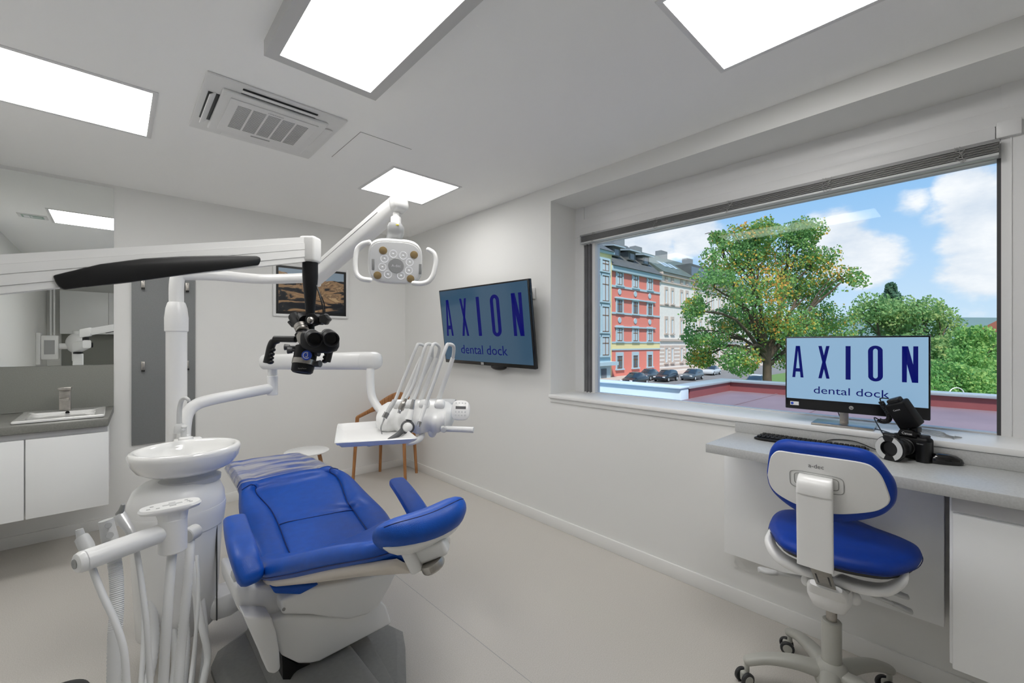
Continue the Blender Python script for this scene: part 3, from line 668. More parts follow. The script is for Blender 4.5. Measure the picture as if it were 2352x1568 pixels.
# cars
mat('car_black', (26, 30, 34), .25, coat=.6); mat('car_grey', (74, 84, 92), .25, coat=.6); mat('car_silver', (190, 196, 200), .25, coat=.6); mat('car_white', (225, 228, 230), .3, coat=.5); mat('car_glass', (40, 50, 58), .06, coat=.5); mat('tyre', (24, 24, 25), .8); mat('red_light', (170, 30, 26), .3)
def car(c, paint, label, ang=0.0, estate=False):
    t = thing('parked_car', label, 'car', c, 'cars parked along the street')
    ca, sa = math.cos(ang), math.sin(ang); F = lambda x, y, z: V(c) + V((x * ca - y * sa, x * sa + y * ca, z))
    def rings(prof, wfun):
        R = []
        for (x, zl, zh, w_) in prof:
            R.append([F(x, w_ * a, zl + (zh - zl) * b) for a, b in ((-.86, 0), (-1, .3), (-1, .62), (-.88, .94), (-.6, 1), (0, 1.02), (.6, 1), (.88, .94), (1, .62), (1, .3), (.86, 0))])
        return R
    MB().loft(rings([(-2.15, .42, .55, .55), (-2.1, .28, .66, .74), (-1.9, .22, .72, .84), (-1.2, .2, .86, .88), (-.9, .2, .92, .88), (.9, .2, .94, .88), (1.7, .22, .94, .86), (2.05, .3, .9, .8), (2.15, .42, .7, .62)], 0)).build('body', paint, t)
    top = [(-1.05, .88, .9, .74), (-.35, .88, 1.40, .64), (.3, .88, 1.46, .63), (1.1, .88, 1.42 if estate else 1.36, .62), (1.9 if estate else 1.65, .88, 1.3 if estate else .95, .66), (2.0 if estate else 1.75, .88, .9, .72)]
    R = [[F(x, w_ * a, zl + (zh - zl) * b) for a, b in ((-1.12, 0), (-1, .75), (-.8, 1), (0, 1.03), (.8, 1), (1, .75), (1.12, 0))] for (x, zl, zh, w_) in top]
    MB().loft(R).build('glasshouse', 'car_glass', t)
    R = [[F(x, w_ * a, zh + b) for a, b in ((-.84, -.04), (-.8, .02), (0, .045), (.8, .02), (.84, -.04))] for (x, zl, zh, w_) in top[1:-1]]
    MB().loft(R).build('roof', paint, t)
    for x in (-1.3, 1.3):
        for y in (-.8, .8):
            wb = MB().cyl(F(x, y - .1, .31), F(x, y + .1, .31), .31, seg=20).build('wheel', 'tyre', t)
            MB().cyl(F(x, y - .12, .31), F(x, y + .12, .31), .19, seg=16).build('hub_cap', 'car_silver', wb)
    for y in (-.6, .6): MB().box(F(-2.08, y, .62), (.1, .32, .14), (V((ca, sa, 0)), V((-sa, ca, 0)), UP), .02).build('headlamp', 'car_white', t)
    return t
for (x_, D_, pm, lb, es) in ((1458, 50, 'car_black', 'black parked car before the red house, roof just above the ledge', False), (1490, 57, 'car_grey', 'blue grey parked car between the two dark ones', False),
                        (1530, 55, 'car_black', 'dark estate car parked in front of the red and white houses', True), (1590, 57, 'car_grey', 'grey estate car parked before the white house', True), (1634, 66, 'car_silver', 'silver car parked behind the grey estate car', False), (1736, 46, 'car_white', 'white car behind the roof edge under the maple tree', False)):
    c = pd(x_, 800, D_); car((c.x, c.y, GZ), MATS[pm], lb, math.radians(4), es)

# trees
def leaf_mat(name, cols, scale=.34):
    m = bpy.data.materials.new(name); m.use_nodes = True; nt = m.node_tree; N = nt.nodes; L = nt.links; b = N['Principled BSDF']; MATS[name] = m
    ge = N.new('ShaderNodeNewGeometry'); tc = N.new('ShaderNodeTexCoord'); nz = N.new('ShaderNodeTexNoise'); nz.inputs['Scale'].default_value = scale; nz.inputs['Detail'].default_value = 3; L.new(tc.outputs['Object'], nz.inputs['Vector'])
    a = N.new('ShaderNodeMath'); a.operation = 'MULTIPLY_ADD'; L.new(ge.outputs['Random Per Island'], a.inputs[0]); a.inputs[1].default_value = .34; 
    a2 = N.new('ShaderNodeMath'); a2.operation = 'SUBTRACT'; L.new(nz.outputs['Fac'], a2.inputs[0]); a2.inputs[1].default_value = .17; L.new(a2.outputs[0], a.inputs[2])
    r = N.new('ShaderNodeValToRGB'); L.new(a.outputs[0], r.inputs[0]); e = r.color_ramp.elements
    e[0].position = cols[0][0]; e[0].color = (*lin(cols[0][1]), 1); e[1].position = cols[-1][0]; e[1].color = (*lin(cols[-1][1]), 1)
    for p, c in cols[1:-1]: k = e.new(p); k.color = (*lin(c), 1)
    L.new(r.outputs[0], b.inputs['Base Color']); b.inputs['Roughness'].default_value = .6; b.inputs['Specular IOR Level'].default_value = .2
    tr = N.new('ShaderNodeBsdfTranslucent'); L.new(r.outputs[0], tr.inputs[0]); mx = N.new('ShaderNodeMixShader'); mx.inputs[0].default_value = .45
    L.new(b.outputs[0], mx.inputs[1]); L.new(tr.outputs[0], mx.inputs[2]); L.new(mx.outputs[0], N['Material Output'].inputs[0])
leaf_mat('maple_leaf', [(.2, (114, 162, 104)), (.55, (130, 176, 104)), (.615, (172, 186, 96)), (.67, (222, 190, 84)), (.76, (230, 164, 92))])
leaf_mat('linden_leaf', [(.2, (120, 166, 108)), (.5, (146, 184, 120)), (.75, (186, 200, 130))])
leaf_mat('bush_leaf', [(.2, (110, 166, 96)), (.5, (142, 190, 112)), (.75, (180, 208, 124))])
leaf_mat('pine_leaf', [(.2, (84, 120, 100)), (.75, (110, 146, 116))])
mat('bark', (86, 74, 62), .9, noise_amt=.2, noise_scale=3)
def foliage(name, clumps, per, size, m, parent, seed):
    rnd = random.Random(seed); vs, fs = [], []
    for (c, rx, rz, w_) in clumps:
        n = int(per * w_)
        for _ in range(n):
            q = V((rnd.gauss(0, 1), rnd.gauss(0, 1), rnd.gauss(0, 1))).normalized() * (rnd.random() ** .42)
            bumpy = 1 + .35 * noise.noise(V(c) * .3 + q * 2.2)
            p = V(c) + V((q.x * rx, q.y * rx, q.z * rz)) * bumpy
            if noise.noise(p * .55) < -.22: continue
            a = V((rnd.gauss(0, 1), rnd.gauss(0, 1), rnd.gauss(0, .7))).normalized(); u = a.orthogonal().normalized(); v_ = a.cross(u)
            s_ = size * rnd.uniform(.6, 1.25); k = len(vs)
            vs += [p + u * s_ * 1.25, p + u * s_ * .25 + v_ * s_ * .85, p - u * s_ * .55 + v_ * s_ * .5, p - u * s_ * .75, p - u * s_ * .55 - v_ * s_ * .5, p + u * s_ * .25 - v_ * s_ * .85]; fs.append((k, k + 1, k + 2, k + 3, k + 4, k + 5))
    off = origin_of(parent); me = bpy.data.meshes.new(name); me.from_pydata([tuple(v - off) for v in vs], [], fs); me.materials.append(MATS[m])
    o = bpy.data.objects.new(name, me); COL.objects.link(o); o.parent = parent; ORG[o.name] = off
    return o
def tree(name, label, base, clumps, per, size, leaf, seed, trunk_r=.3, fork=.35):
    t = thing(name, label, 'tree', base, 'trees across the street'); base = V(base); m = MB(); rnd = random.Random(seed)
    top = max(c[0].z for c in clumps); fk = base + UP * (top - base.z) * fork
    m.tube([base - UP * .3, base + UP * .6, fk], [trunk_r * 1.3, trunk_r, trunk_r * .8], 10, 3)
    for (c, rx, rz, w_) in clumps:
        mid = fk.lerp(c, .5) + V((rnd.uniform(-.6, .6), rnd.uniform(-.6, .6), rnd.uniform(.1, .8)))
        m.tube([fk - UP * rnd.uniform(0, 1.2), mid, c, c + V((rnd.uniform(-1, 1), rnd.uniform(-1, 1), rz * .6))], [trunk_r * .55, trunk_r * .3, trunk_r * .14, .02], 7, 3)
        for q in range(2):
            e_ = c + V((rnd.uniform(-1, 1) * rx, rnd.uniform(-1, 1) * rx, rnd.uniform(-.3, .8) * rz)) * .8
            m.tube([mid, mid.lerp(e_, .5) + UP * .3, e_], [trunk_r * .22, trunk_r * .12, .015], 6, 3)
    m.build('trunk', 'bark', t); foliage('foliage', clumps, per, size, leaf, t, seed); return t
def at_ground(x, D): c = pd(x, 800, D); return (c.x, c.y, GZ)
def CL(lst, D, k, seed):
    rnd = random.Random(seed); out = []
    for (x, y, rx, rz, w_) in lst: out.append((pd(x, y, D + rnd.uniform(-2.2, 2.2)), rx * k, rz * k, w_))
    return out
k = 30 / 984
tree('maple_tree', 'big maple tree with green and orange leaves in the middle of the window', at_ground(1762, 30),
     CL([(1735, 535, 55, 32, 1.0), (1840, 535, 48, 34, .9), (1680, 590, 62, 42, 1.1), (1780, 590, 78, 48, 1.4), (1880, 590, 42, 40, .7), (1640, 660, 52, 42, .9), (1730, 668, 82, 52, 1.4), (1838, 660, 72, 52, 1.3), (1930, 650, 48, 38, .8),
         (1605, 712, 46, 34, .7), (1690, 745, 72, 48, 1.2), (1790, 750, 82, 52, 1.4), (1890, 740, 72, 56, 1.2), (1618, 775, 52, 30, .8), (1610, 822, 36, 26, .5), (1700, 828, 44, 34, .6), (1830, 815, 70, 46, 1.1), (1920, 810, 58, 50, 1), (1650, 545, 22, 16, .2)], 30, k, 3), 3000, .078, 'maple_leaf', 3, .32, .34)
k = 34 / 984
tree('linden_tree', 'rounded green tree just right of the maple, behind the monitor', at_ground(2050, 36), CL([(2010, 720, 52, 48, 1), (2060, 735, 55, 58, 1.2), (2000, 800, 70, 55, 1.2), (2075, 805, 70, 55, 1.2), (1980, 860, 70, 40, 1)], 36, k, 5), 2600, .105, 'linden_leaf', 5, .3, .3)
tree('linden_tree', 'tall green tree right of the monitor top', at_ground(2135, 34), CL([(2120, 730, 52, 52, 1), (2160, 760, 52, 56, 1.1), (2110, 810, 60, 50, 1.1), (2190, 820, 52, 52, 1.1), (2150, 870, 70, 40, 1)], 34, k, 6), 2600, .105, 'linden_leaf', 6, .3, .3)
k = 24 / 984
tree('bush', 'low bright green bush beyond the roof edge', at_ground(2215, 22), CL([(2180, 865, 45, 35, 1), (2235, 880, 55, 32, 1.2), (2295, 885, 50, 32, 1), (2130, 880, 50, 30, 1), (2215, 905, 80, 26, 1)], 22, k, 7), 2400, .062, 'bush_leaf', 7, .1, .2)
tree('bush', 'green bush with bare tips near the right window frame', at_ground(2255, 30), CL([(2240, 780, 36, 34, 1), (2275, 805, 34, 34, 1), (2225, 830, 44, 32, 1), (2290, 845, 36, 26, 1)], 30, 30 / 984, 8), 2200, .085, 'bush_leaf', 8, .14, .2)
k = 60 / 984; c = pd(2046, 690, 60)
tree('spruce_tree', 'dark spruce tip rising behind the green trees', (c.x, c.y, GZ), [(pd(2046, 662, 60), .7, 1.0, .5), (pd(2046, 685, 60), 1.4, 1.0, .8), (pd(2046, 710, 60), 2.0, 1.2, 1), (pd(2046, 745, 60), 2.6, 2, 1.2)], 600, .2, 'pine_leaf', 9, .25, .3)

# ------------------------------------------------------------------ dental chair
def on_plane(x, y, p0, n): d = _ray(x, y); n = V(n); return CAM + d * ((V(p0) - CAM).dot(n) / d.dot(n))
ch = thing('dental_chair', 'reclined dental chair in blue leather with clear foot cover', 'dental chair', (.70, 1.95, 0))
SR = [  # px of left edge, left seam, right seam, right edge, height
    ((522, 1064), None, None, (690, 1040), .66), ((537, 1085), None, None, (725, 1053), .66), ((552, 1112), None, None, (762, 1070), .652),
    ((553, 1150), (588, 1130), (773, 1094), (803, 1090), .605), ((560, 1195), (620, 1167), (797, 1150), (848, 1133), .558),
    ((570, 1240), (640, 1205), (812, 1172), (885, 1170), .522), ((585, 1290), (662, 1262), (850, 1226), (908, 1208), .50), ((600, 1335), (690, 1312), (880, 1270), (930, 1250), .485)]
rowsP = []
for (l, sl, sr, r, z) in SR:
    L_, R_ = pz(*l, z), pz(*r, z)
    A_, B_ = (L_.lerp(R_, .17), L_.lerp(R_, .83)) if sl is None else (pz(*sl, z), pz(*sr, z))
    rowsP.append((L_, A_, B_, R_))
def interp_rows(rows, k):
    out = [spline([r[c] for r in rows], [0] * len(rows), k)[0] for c in range(4)]
    return [tuple(out[c][i] for c in range(4)) for i in range(len(out[0]))]
fine = interp_rows(rowsP, 5)
def seat_ring(L_, A_, B_, R_, i, n, lift=0.0, T=.085, bump=1.0):
    e = (R_ - L_).normalized(); k = max(0.0, min(1.0, (i - n * .28) / (n * .15))) * bump
    P = [L_ + e * .03 - UP * T, L_ + e * .004 - UP * (T * .8), L_ - e * .010 - UP * (T * .4), L_ - UP * .012]
    for t, h in ((.12, .004), (.3, .014), (.55, .019), (.8, .014), (.94, .003)): P.append(L_.lerp(A_, t) + UP * h * (k * .9 + .25))
    P.append(A_ - UP * .007 * k)
    for t, h in ((.04, .002), (.2, .006), (.4, .006), (.6, .006), (.8, .006), (.96, .002)): P.append(A_.lerp(B_, t) + UP * h)
    P.append(B_ - UP * .007 * k)
    for t, h in ((.06, .003), (.2, .014), (.45, .019), (.7, .014), (.88, .004)): P.append(B_.lerp(R_, t) + UP * h * (k * .9 + .25))
    P += [R_ - UP * .012, R_ + e * .010 - UP * (T * .4), R_ - e * .004 - UP * (T * .8), R_ - e * .03 - UP * T]
    return [p + UP * lift for p in P]
nF = len(fine); rings = []
r0 = seat_ring(*fine[0], 0, nF); c0 = sum(r0, V()) / len(r0); back = V((0, 1, 0))
for s_, o in ((.55, .035), (.85, .026), (.97, .012)): rings.append([c0 + (p - c0) * s_ + back * o for p in r0])
rings += [seat_ring(*f, i, nF) for i, f in enumerate(fine)]
seat = MB().loft(rings).build('seat', 'blue_leather', ch, 50)
# clear cover over the toe end
rg_ = [[c0 + (p - c0) * (s_ + .03) + back * (o + .006) for p in r0] for s_, o in ((.55, .036), (.85, .028), (.98, .012))] + []
def puff(ring, d): c = sum(ring, V()) / len(ring); return [p + (p - c).normalized() * d + UP * .002 for p in ring]
rg_ += [puff(seat_ring(*fine[i], i, nF), .006) for i in range(0, 11)]
MB().loft(rg_, False).build('foot_cover', 'clear_plastic', ch, 60)
def seamline(pts, lift=.0):
    m = MB(); m.tube([p + UP * lift for p in pts], .0022, 6, 2); return m
sl_pts = [f[1] for f in fine[13:]]; sr_pts = [f[2] for f in fine[13:]]
f11 = fine[12]
seamline([f11[0].lerp(f11[1], .05), f11[0].lerp(f11[1], .6) + UP * .016, fine[13][1] + UP * .004] + sl_pts[1:], .001).build('seam', 'seam', seat)
seamline([f11[3].lerp(f11[2], .05), f11[3].lerp(f11[2], .6) + UP * .016, fine[13][2] + UP * .004] + sr_pts[1:], .001).build('seam', 'seam', seat)
q = fine[25]; seamline([q[1].lerp(q[2], t) + UP * (.0065 if .03 < t < .97 else 0) for t in (0, .1, .3, .5, .7, .9, 1)]).build('seam', 'seam', seat)
# backrest: a curved slab rising towards the head
BK = [(V((.720, 2.00, .495)), .29, .034), (V((.712, 1.88, .530)), .315, .036), (V((.700, 1.70, .600)), .310, .036), (V((.685, 1.50, .685)), .272, .036), (V((.668, 1.32, .762)), .215, .034), (V((.655, 1.19, .812)), .165, .030), (V((.650, 1.12, .836)), .125, .026), (V((.648, 1.09, .845)), .075, .018)]
def slab(rows, curl, dz=0.0, sc=1.0, hk=1.0, seg=9):
    R = []
    for i, (c, w_, h) in enumerate(rows):
        t = (rows[min(i + 1, len(rows) - 1)][0] - rows[max(i - 1, 0)][0]).normalized(); sd_ = V((1, 0, 0)); sd_ = (sd_ - t * sd_.dot(t)).normalized(); u = sd_.cross(t)
        if u.z < 0: u = -u
        ring = []; h2 = h * hk
        for k in range(seg + 1): s_ = -1 + 2 * k / seg; ring.append(c + sd_ * (s_ * (w_ * sc - h2)) + u * (h2 + curl * s_ * s_ + dz))
        for a in (60, 30, 0, -30, -60): ring.append(c + sd_ * (w_ * sc - h2 + h2 * math.cos(math.radians(a))) + u * (h2 * math.sin(math.radians(a)) + curl + dz))
        for k in range(seg, -1, -1): s_ = -1 + 2 * k / seg; ring.append(c + sd_ * (s_ * (w_ * sc - h2)) + u * (-h2 + curl * s_ * s_ + dz))
        for a in (-60, -30, 0, 30, 60): ring.append(c - sd_ * (w_ * sc - h2 + h2 * math.cos(math.radians(a))) + u * (h2 * math.sin(math.radians(a)) + curl + dz))
        R.append(ring)
    return R
cs = [b[0] for b in BK]; wsz = [b[1] for b in BK]; hsz = [b[2] for b in BK]
pc, pw = spline(cs, wsz, 4); _, ph = spline(cs, hsz, 4); BF = list(zip(pc, pw, ph))
bk = MB().loft(slab(BF, .035)).build('backrest', 'blue_leather', ch, 50)
MB().loft(slab(BF[2:-1], .035, -.040, .92, .5)).build('back_shell', 'plastic_beige', ch, 50)
sr_ = slab(BF, .035); m = MB(); m.tube([r[-4] + (r[-4] - BF[i][0]).normalized() * .0008 for i, r in enumerate(sr_)][2:] + [sr_[-1][k] for k in (0,)], .0018, 6, 1); m.build('seam', 'seam', bk)
# armrests
for nm, pts, pv in (('left', [(.352, 1.745, .625), (.346, 1.79, .665), (.348, 1.88, .685), (.360, 2.02, .69), (.376, 2.16, .688)], (.37, 1.92, .53)), ('right', [(.975, 1.52, .61), (.975, 1.60, .662), (1.02, 1.76, .685), (1.085, 1.98, .69), (1.135, 2.155, .687)], (1.03, 1.74, .60))):
    ar = MB().bar(pts, (1, 0, 0), [.042, .045, .046, .045, .043], [.032, .032, .030, .028, .026], 3.0, 24, 6).build('armrest', 'blue_leather', ch, 60)
    m = MB(); s_ = 1 if nm == 'right' else -1
    m.tube([V(pv) + V((-.02 * s_, .02, -.10)), V(pv), V(pv) + V((0, .06, .07))], [.035, .032, .022], 16, 5); m.build('arm_support', 'plastic', ch)
    MB().cyl(V(pv) + V((-.05 * s_, 0, .02)), V(pv) + V((.045 * s_, 0, .02)), .036).build('arm_pivot', 'plastic_grey', ch)
# headrest
hc = V((.653, 1.085, .925)); nn = V((0, .62, .78)).normalized(); d1 = V((0, -.78, .62)).normalized(); rows = []
for t in [-1, -.97, -.9, -.78, -.6, -.4, -.2, 0, .2, .4, .6, .78, .9, .97, 1]:
    e_ = (1 - abs(t) ** 3.2) ** .5 if abs(t) < 1 else .02
    rows.append((hc + V((.142 * t, 0, .004 * t - .006)) + nn * (.024 * t * t - .005), d1, nn, (.070 + .010 * t) * (.25 + .75 * e_), (.050 + .004 * t) * (.12 + .88 * e_)))
hr_ = MB().rows(rows, 2.3, 26).build('headrest', 'blue_leather', ch, 60)
m = MB(); m.tube([r[0] + r[1] * (r[3] * .93) + r[2] * (r[4] * .40) for r in rows[2:-2]], .0016, 6, 3); m.build('seam', 'seam', hr_)
rows2 = []
for i_, r in enumerate(rows[2:-3]):
    k_ = (.15, .6, .9, 1, 1, 1, 1, 1, .9, .6)[i_]; rows2.append((r[0] - nn * (.042 - .014 * (1 - k_)), d1, nn, r[3] * .55 * k_, .010 * k_))
MB().rows(rows2, 2.5, 20).build('headrest_plate', 'plastic', hr_)
m = MB(); b0 = pd(952, 1283, 1.235); b1 = pd(1012, 1256, 1.25)
m.box(pd(985, 1264, 1.24), (.115, .055, .045), ((RT + UP * .38).normalized(), FW, (UP - RT * .38).normalized()), .012, 3)
m.box(pd(948, 1281, 1.22), (.035, .05, .075), ((RT + UP * .5).normalized(), FW, (UP - RT * .5).normalized()), .01, 3)
m.build('headrest_bracket', 'plastic', ch)
kb_ = pd(992, 1289, 1.225); ax_ = (UP * -.92 + RT * .38).normalized()
m = MB(); m.lathe(kb_ - ax_ * .004, ax_, [(0, 0), (.040, 0), (.042, .004), (.042, .018), (.038, .023), (0, .023)], 16, 1, .8); m.build('locking_knob', 'steel_brushed', ch, 25)
m = MB(); m.box(pd(929, 1291, 1.245), (.016, .03, .03), (RT, FW, UP), .003); m.build('glide_slot', 'black', ch)
# castings under the seat
def prism_y(pts, Y, depth, r=.012): return MB().prism([py(a, b, Y) for a, b in pts], (0, depth, 0), r, 3)
prism_y([(541, 1346), (660, 1346), (660, 1417), (575, 1421), (553, 1410), (541, 1388)], 1.84, .30, .015).build('seat_frame', 'plastic', ch, 45)
prism_y([(645, 1380), (700, 1352), (800, 1335), (915, 1310), (898, 1345), (872, 1392), (845, 1412), (800, 1424), (760, 1420), (715, 1412), (648, 1412)], 1.78, .34, .012).build('lift_housing', 'plastic', ch, 45)
prism_y([(622, 1424), (660, 1412), (770, 1416), (865, 1372), (888, 1392), (901, 1432), (735, 1520), (712, 1525), (686, 1525), (646, 1506), (636, 1462)], 1.80, .40, .012).build('lower_cover', 'plastic', ch, 45)
prism_y([(560, 1416), (624, 1418), (636, 1455), (643, 1500), (645, 1538), (632, 1549), (616, 1546), (606, 1520), (580, 1462)], 1.74, .10, .010).build('side_cover', 'plastic_matte', ch, 45)
m = MB(); m.cyl(py(652, 1399, 1.776), py(652, 1399, 1.772), .006, seg=12); m.build('screw', 'screw', ch)
prism_y([(622, 1348), (735, 1342), (690, 1366), (632, 1364)], 1.765, .2, .008).build('under_cushion', 'blue_leather', ch)
# floor plate
m = MB()
def taper(poly, z0, z1, ins):
    c = sum((V((p[0], p[1], 0)) for p in poly), V()) / len(poly)
    A_ = [V((p[0], p[1], z0)) for p in poly]; B_ = [V((c.x + (p[0] - c.x) * ins, c.y + (p[1] - c.y) * ins, z1)) for p in poly]
    C_ = [a.lerp(b, .85) + UP * (z1 - z0) * .1 for a, b in zip(A_, B_)]
    return [A_, [a + UP * (z1 - z0) * .5 for a in A_], C_, B_]
fp = [pz(*p, 0) for p in [(505, 1605), (484, 1545), (500, 1508), (575, 1452), (880, 1440), (925, 1462), (931, 1500), (934, 1605)]]
m.loft(taper([(p.x, p.y) for p in fp], 0, .05, .9)); m.build('floor_plate', 'base_grey', ch, 30)
m = MB(); m.prism([(.45, 1.35, .05), (.80, 1.35, .05), (.74, 1.35, .15), (.52, 1.35, .15)], (0, 1.05, 0), .02, 3); m.prism([(.66, 1.46, .05), (.80, 1.5, .05), (.86, 2.0, .05), (.70, 2.0, .05)], (0, 0, .07), .01); m.build('base_ridge', 'base_grey', ch, 30)
MB().prism([py(a, b, 1.83) for a, b in [(648, 1507), (686, 1528), (735, 1522), (715, 1560), (650, 1560)]], (0, .3, 0)).build('lift_mechanism', 'black', ch)
MB().tube([pz(620, 1560, .06), pz(690, 1548, .06), pz(735, 1522, .06)], .012, 10, 4).build('cable_sleeve', 'mid_grey', ch)

# ------------------------------------------------------------------ cuspidor tower and basin
cu = thing('cuspidor', 'white tower with a round ceramic spittoon beside the dental chair', 'spittoon', (.215, 2.525, .12))
TC = V((.213, 2.525, 0))
MB().lathe(TC, UP, [(0, .125), (.13, .125), (.150, .145), (.155, .25), (.168, .52), (.181, .65), (.185, .69), (.180, .74), (.163, .785), (.130, .812), (.06, .825), (0, .826)], 48, 1.0, 1.0).build('tower', 'plastic', cu, 60)
MB().lathe(TC, UP, [(.175, .595), (.1790, .60), (.1850, .655), (.1872, .685), (.1855, .695)], 48).build('tower_rim', 'plastic', cu, 30)
a0 = TC + V((.135, -.105, 0)); m = MB(); m.box(a0 + UP * .40, (.004, .012, .50), None); m.build('service_gap', 'dark_plastic', cu)
BC = V((.215, 2.50, 0)); bc0 = pz(430, 1030, .955); BC = V((bc0.x, bc0.y, 0))
MB().lathe(BC + V((.012, -.01, 0)), UP, [(.118, .800), (.120, .822), (.104, .828), (.098, .835), (.096, .866)], 40, 1.0, .85).build('basin_collar', 'plastic_grey', cu)
MB().lathe(BC, UP, [(.05, .848), (.10, .849), (.148, .857), (.180, .877), (.199, .908), (.207, .936), (.209, .952), (.202, .963), (.190, .965), (.176, .957), (.166, .940), (.140, .905), (.09, .884), (.02, .876), (0, .876)], 56, 1.03, .95, (1, 0, 0)).build('spittoon_bowl', 'ceramic', cu, 60)
cfp = pz(430, 1005, .965); m = MB(); m.box(V((cfp.x + .005, cfp.y + .015, .945)), (.125, .075, .03), None, .014, 3); m.lathe(V((cfp.x - .006, cfp.y - .005, .955)), UP, [(.034, 0), (.03, .014), (.018, .018), (.015, .028), (0, .03)], 24); m.build('cup_stand', 'ceramic', cu)
m = MB(); m.tube([pd(422, 1003, 2.08), pd(422, 990, 2.08), pd(423, 978, 2.07)], [.012, .012, .011], 14, 3); m.tube([pd(423, 985, 2.07), pd(418, 990, 2.04)], .006, 10, 1); m.build('rinse_spout', 'plastic_grey', cu)
m = MB(); m.lathe(pd(413, 994, 2.11), UP, [(.024, 0), (.025, .012), (.022, .034), (.015, .045), (.011, .047)], 20); m.tube([pd(412, 974, 2.11), pd(412, 945, 2.11), pd(416, 922, 2.11), pd(424, 914, 2.10), pd(432, 917, 2.09), pd(434, 922, 2.09)], [.011, .0105, .010, .009, .008, .007], 12, 4); m.build('cup_filler', 'plastic_grey', cu)
m = MB(); m.prism([py(470, 1410, 2.42), py(500, 1372, 2.42), py(560, 1350, 2.42), py(560, 1395, 2.42), py(530, 1415, 2.42), py(490, 1428, 2.42)], (0, .14, 0), .01); m.build('link_arm', 'plastic', cu)

# ------------------------------------------------------------------ treatment lamp
lp = thing('treatment_lamp', 'white jointed treatment lamp on a tall pole behind the spittoon', 'lamp', (.217, 2.66, .85))
D_ = 2.30; pb = pd(405.5, 800, D_); PZ = lambda y: 1.45 + (788 - y) / FPX * D_
MB().cyl((pb.x, pb.y, .16), (pb.x, pb.y, PZ(752)), .0465, seg=32).build('pole', 'plastic', lp)
MB().lathe((pb.x, pb.y, 0), UP, [(.047, PZ(762)), (.052, PZ(760)), (.0525, PZ(730)), (.047, PZ(708)), (.040, PZ(697)), (.036, PZ(694))], 32).build('pole_sleeve', 'plastic', lp)
J = V((.84, 2.60, 1.83)); K = pd(913, 470, 1.86)
m = MB(); m.tube([(pb.x, pb.y, PZ(700)), (pb.x, pb.y, PZ(655)), (pb.x + .012, pb.y, PZ(632)), (pb.x + .06, pb.y - .004, 1.825), (pb.x + .18, pb.y - .012, 1.832), (pb.x + .4, pb.y - .03, 1.832), J], [.033, .033, .033, .032, .03, .029, .029], 20, 5); m.cyl(J - UP * .05, J + UP * .045, .04); m.build('swing_arm', 'plastic', lp)
dv = (K - J); sd_ = dv.cross(UP).normalized(); up_ = sd_.cross(dv.normalized())
m = MB(); m.rows([(J + dv * t, sd_, up_, w_, h) for t, w_, h in ((-.03, .02, .03), (0, .036, .05), (.05, .040, .055), (.9, .034, .046), (1.0, .032, .042))], 3.2, 24); m.build('spring_arm', 'plastic', lp, 50)
m = MB(); m.tube([J + dv * .06 - sd_ * .0398 * (1 if sd_.dot(CAM - J) < 0 else -1) + up_ * .012, J + dv * .88 - sd_ * .0345 * (1 if sd_.dot(CAM - J) < 0 else -1) + up_ * .010], .0012, 6, 1); m.build('seam', 'mid_grey', lp)
m = MB(); m.box(K + dv.normalized() * .012, (.07, .07, .075), (sd_, dv.normalized(), up_), .022, 4); m.build('arm_head', 'plastic', lp)
st = pd(911, 470, 1.86); sb = pd(909, 512, 1.84)
m = MB(); m.cyl(st, sb, .0135); m.cyl(pd(909.5, 499, 1.845), pd(909, 516, 1.84), .022); m.build('stem', 'plastic', lp)
m = MB(); m.rows([(pd(908, 513, 1.84), RT, FW, .026, .022), (pd(909, 521, 1.84), RT, FW, .034, .028), (pd(909, 535, 1.85), RT, FW, .034, .030), (pd(905, 550, 1.87), RT, FW, .033, .028), (pd(904, 575, 1.89), RT, FW, .030, .02)], 3, 24); yk = m.build('yoke', 'yoke_grey', lp, 50)
m = MB(); m.box(pd(913, 508 + 8, 1.812), (.012, .002, .004), (RT, FW, UP)); m.build('label', 'yellow_sticker', yk)
hd = pd(908, 602, 1.85); nf = (CAM - hd).normalized() * .9 + V((0, 0, -.16)); nf.normalize(); ru = (RT - UP * .105); ru = (ru - nf * ru.dot(nf)).normalized(); uu = nf.cross(ru)
MB().rows([(hd - nf * .04 + uu * .004, ru, uu, .07, .05), (hd - nf * .035 + uu * .004, ru, uu, .098, .08), (hd - nf * .018 + uu * .003, ru, uu, .112, .094), (hd + nf * .0, ru, uu, .114, .096), (hd + nf * .008, ru, uu, .110, .092), (hd + nf * .0082, ru, uu, .10, .083)], 3.6, 48).build('lamp_head', 'plastic', lp, 50)
fc = MB(); fc.rows([(hd + nf * .006, ru, uu, .105, .087), (hd + nf * .0115, ru, uu, .104, .086), (hd + nf * .0125, ru, uu, .098, .08)], 3.6, 48); face = fc.build('lens_panel', 'lamp_glass', lp, 50)
pf = hd + nf * .013
for (a, b) in ((903, 583), (926, 587), (883, 594), (941, 602), (878, 613), (939, 621), (891, 630), (921, 633)):
    c = on_plane(a, b, pf, nf); MB().lathe(c - nf * .004, nf, [(.0165, 0), (.0180, .002), (.0165, .0045), (.013, .0035), (.006, .0015), (.003, .005), (0, .0055)], 20).build('led', 'led_lens', face)
for (a, b) in ((880, 575), (951, 585), (867, 632), (943, 640)):
    c = on_plane(a, b, pf, nf); MB().lathe(c - nf * .003, nf, [(.0165, 0), (.0165, .004), (.0150, .005), (0, .005)], 20).build('amber_led', 'amber', face)
c = on_plane(910, 610, pf, nf); MB().lathe(c - nf * .003, nf, [(.032, 0), (.033, .003), (.031, .005), (0, .0055)], 32).build('sensor_disc', 'print_grey', face)
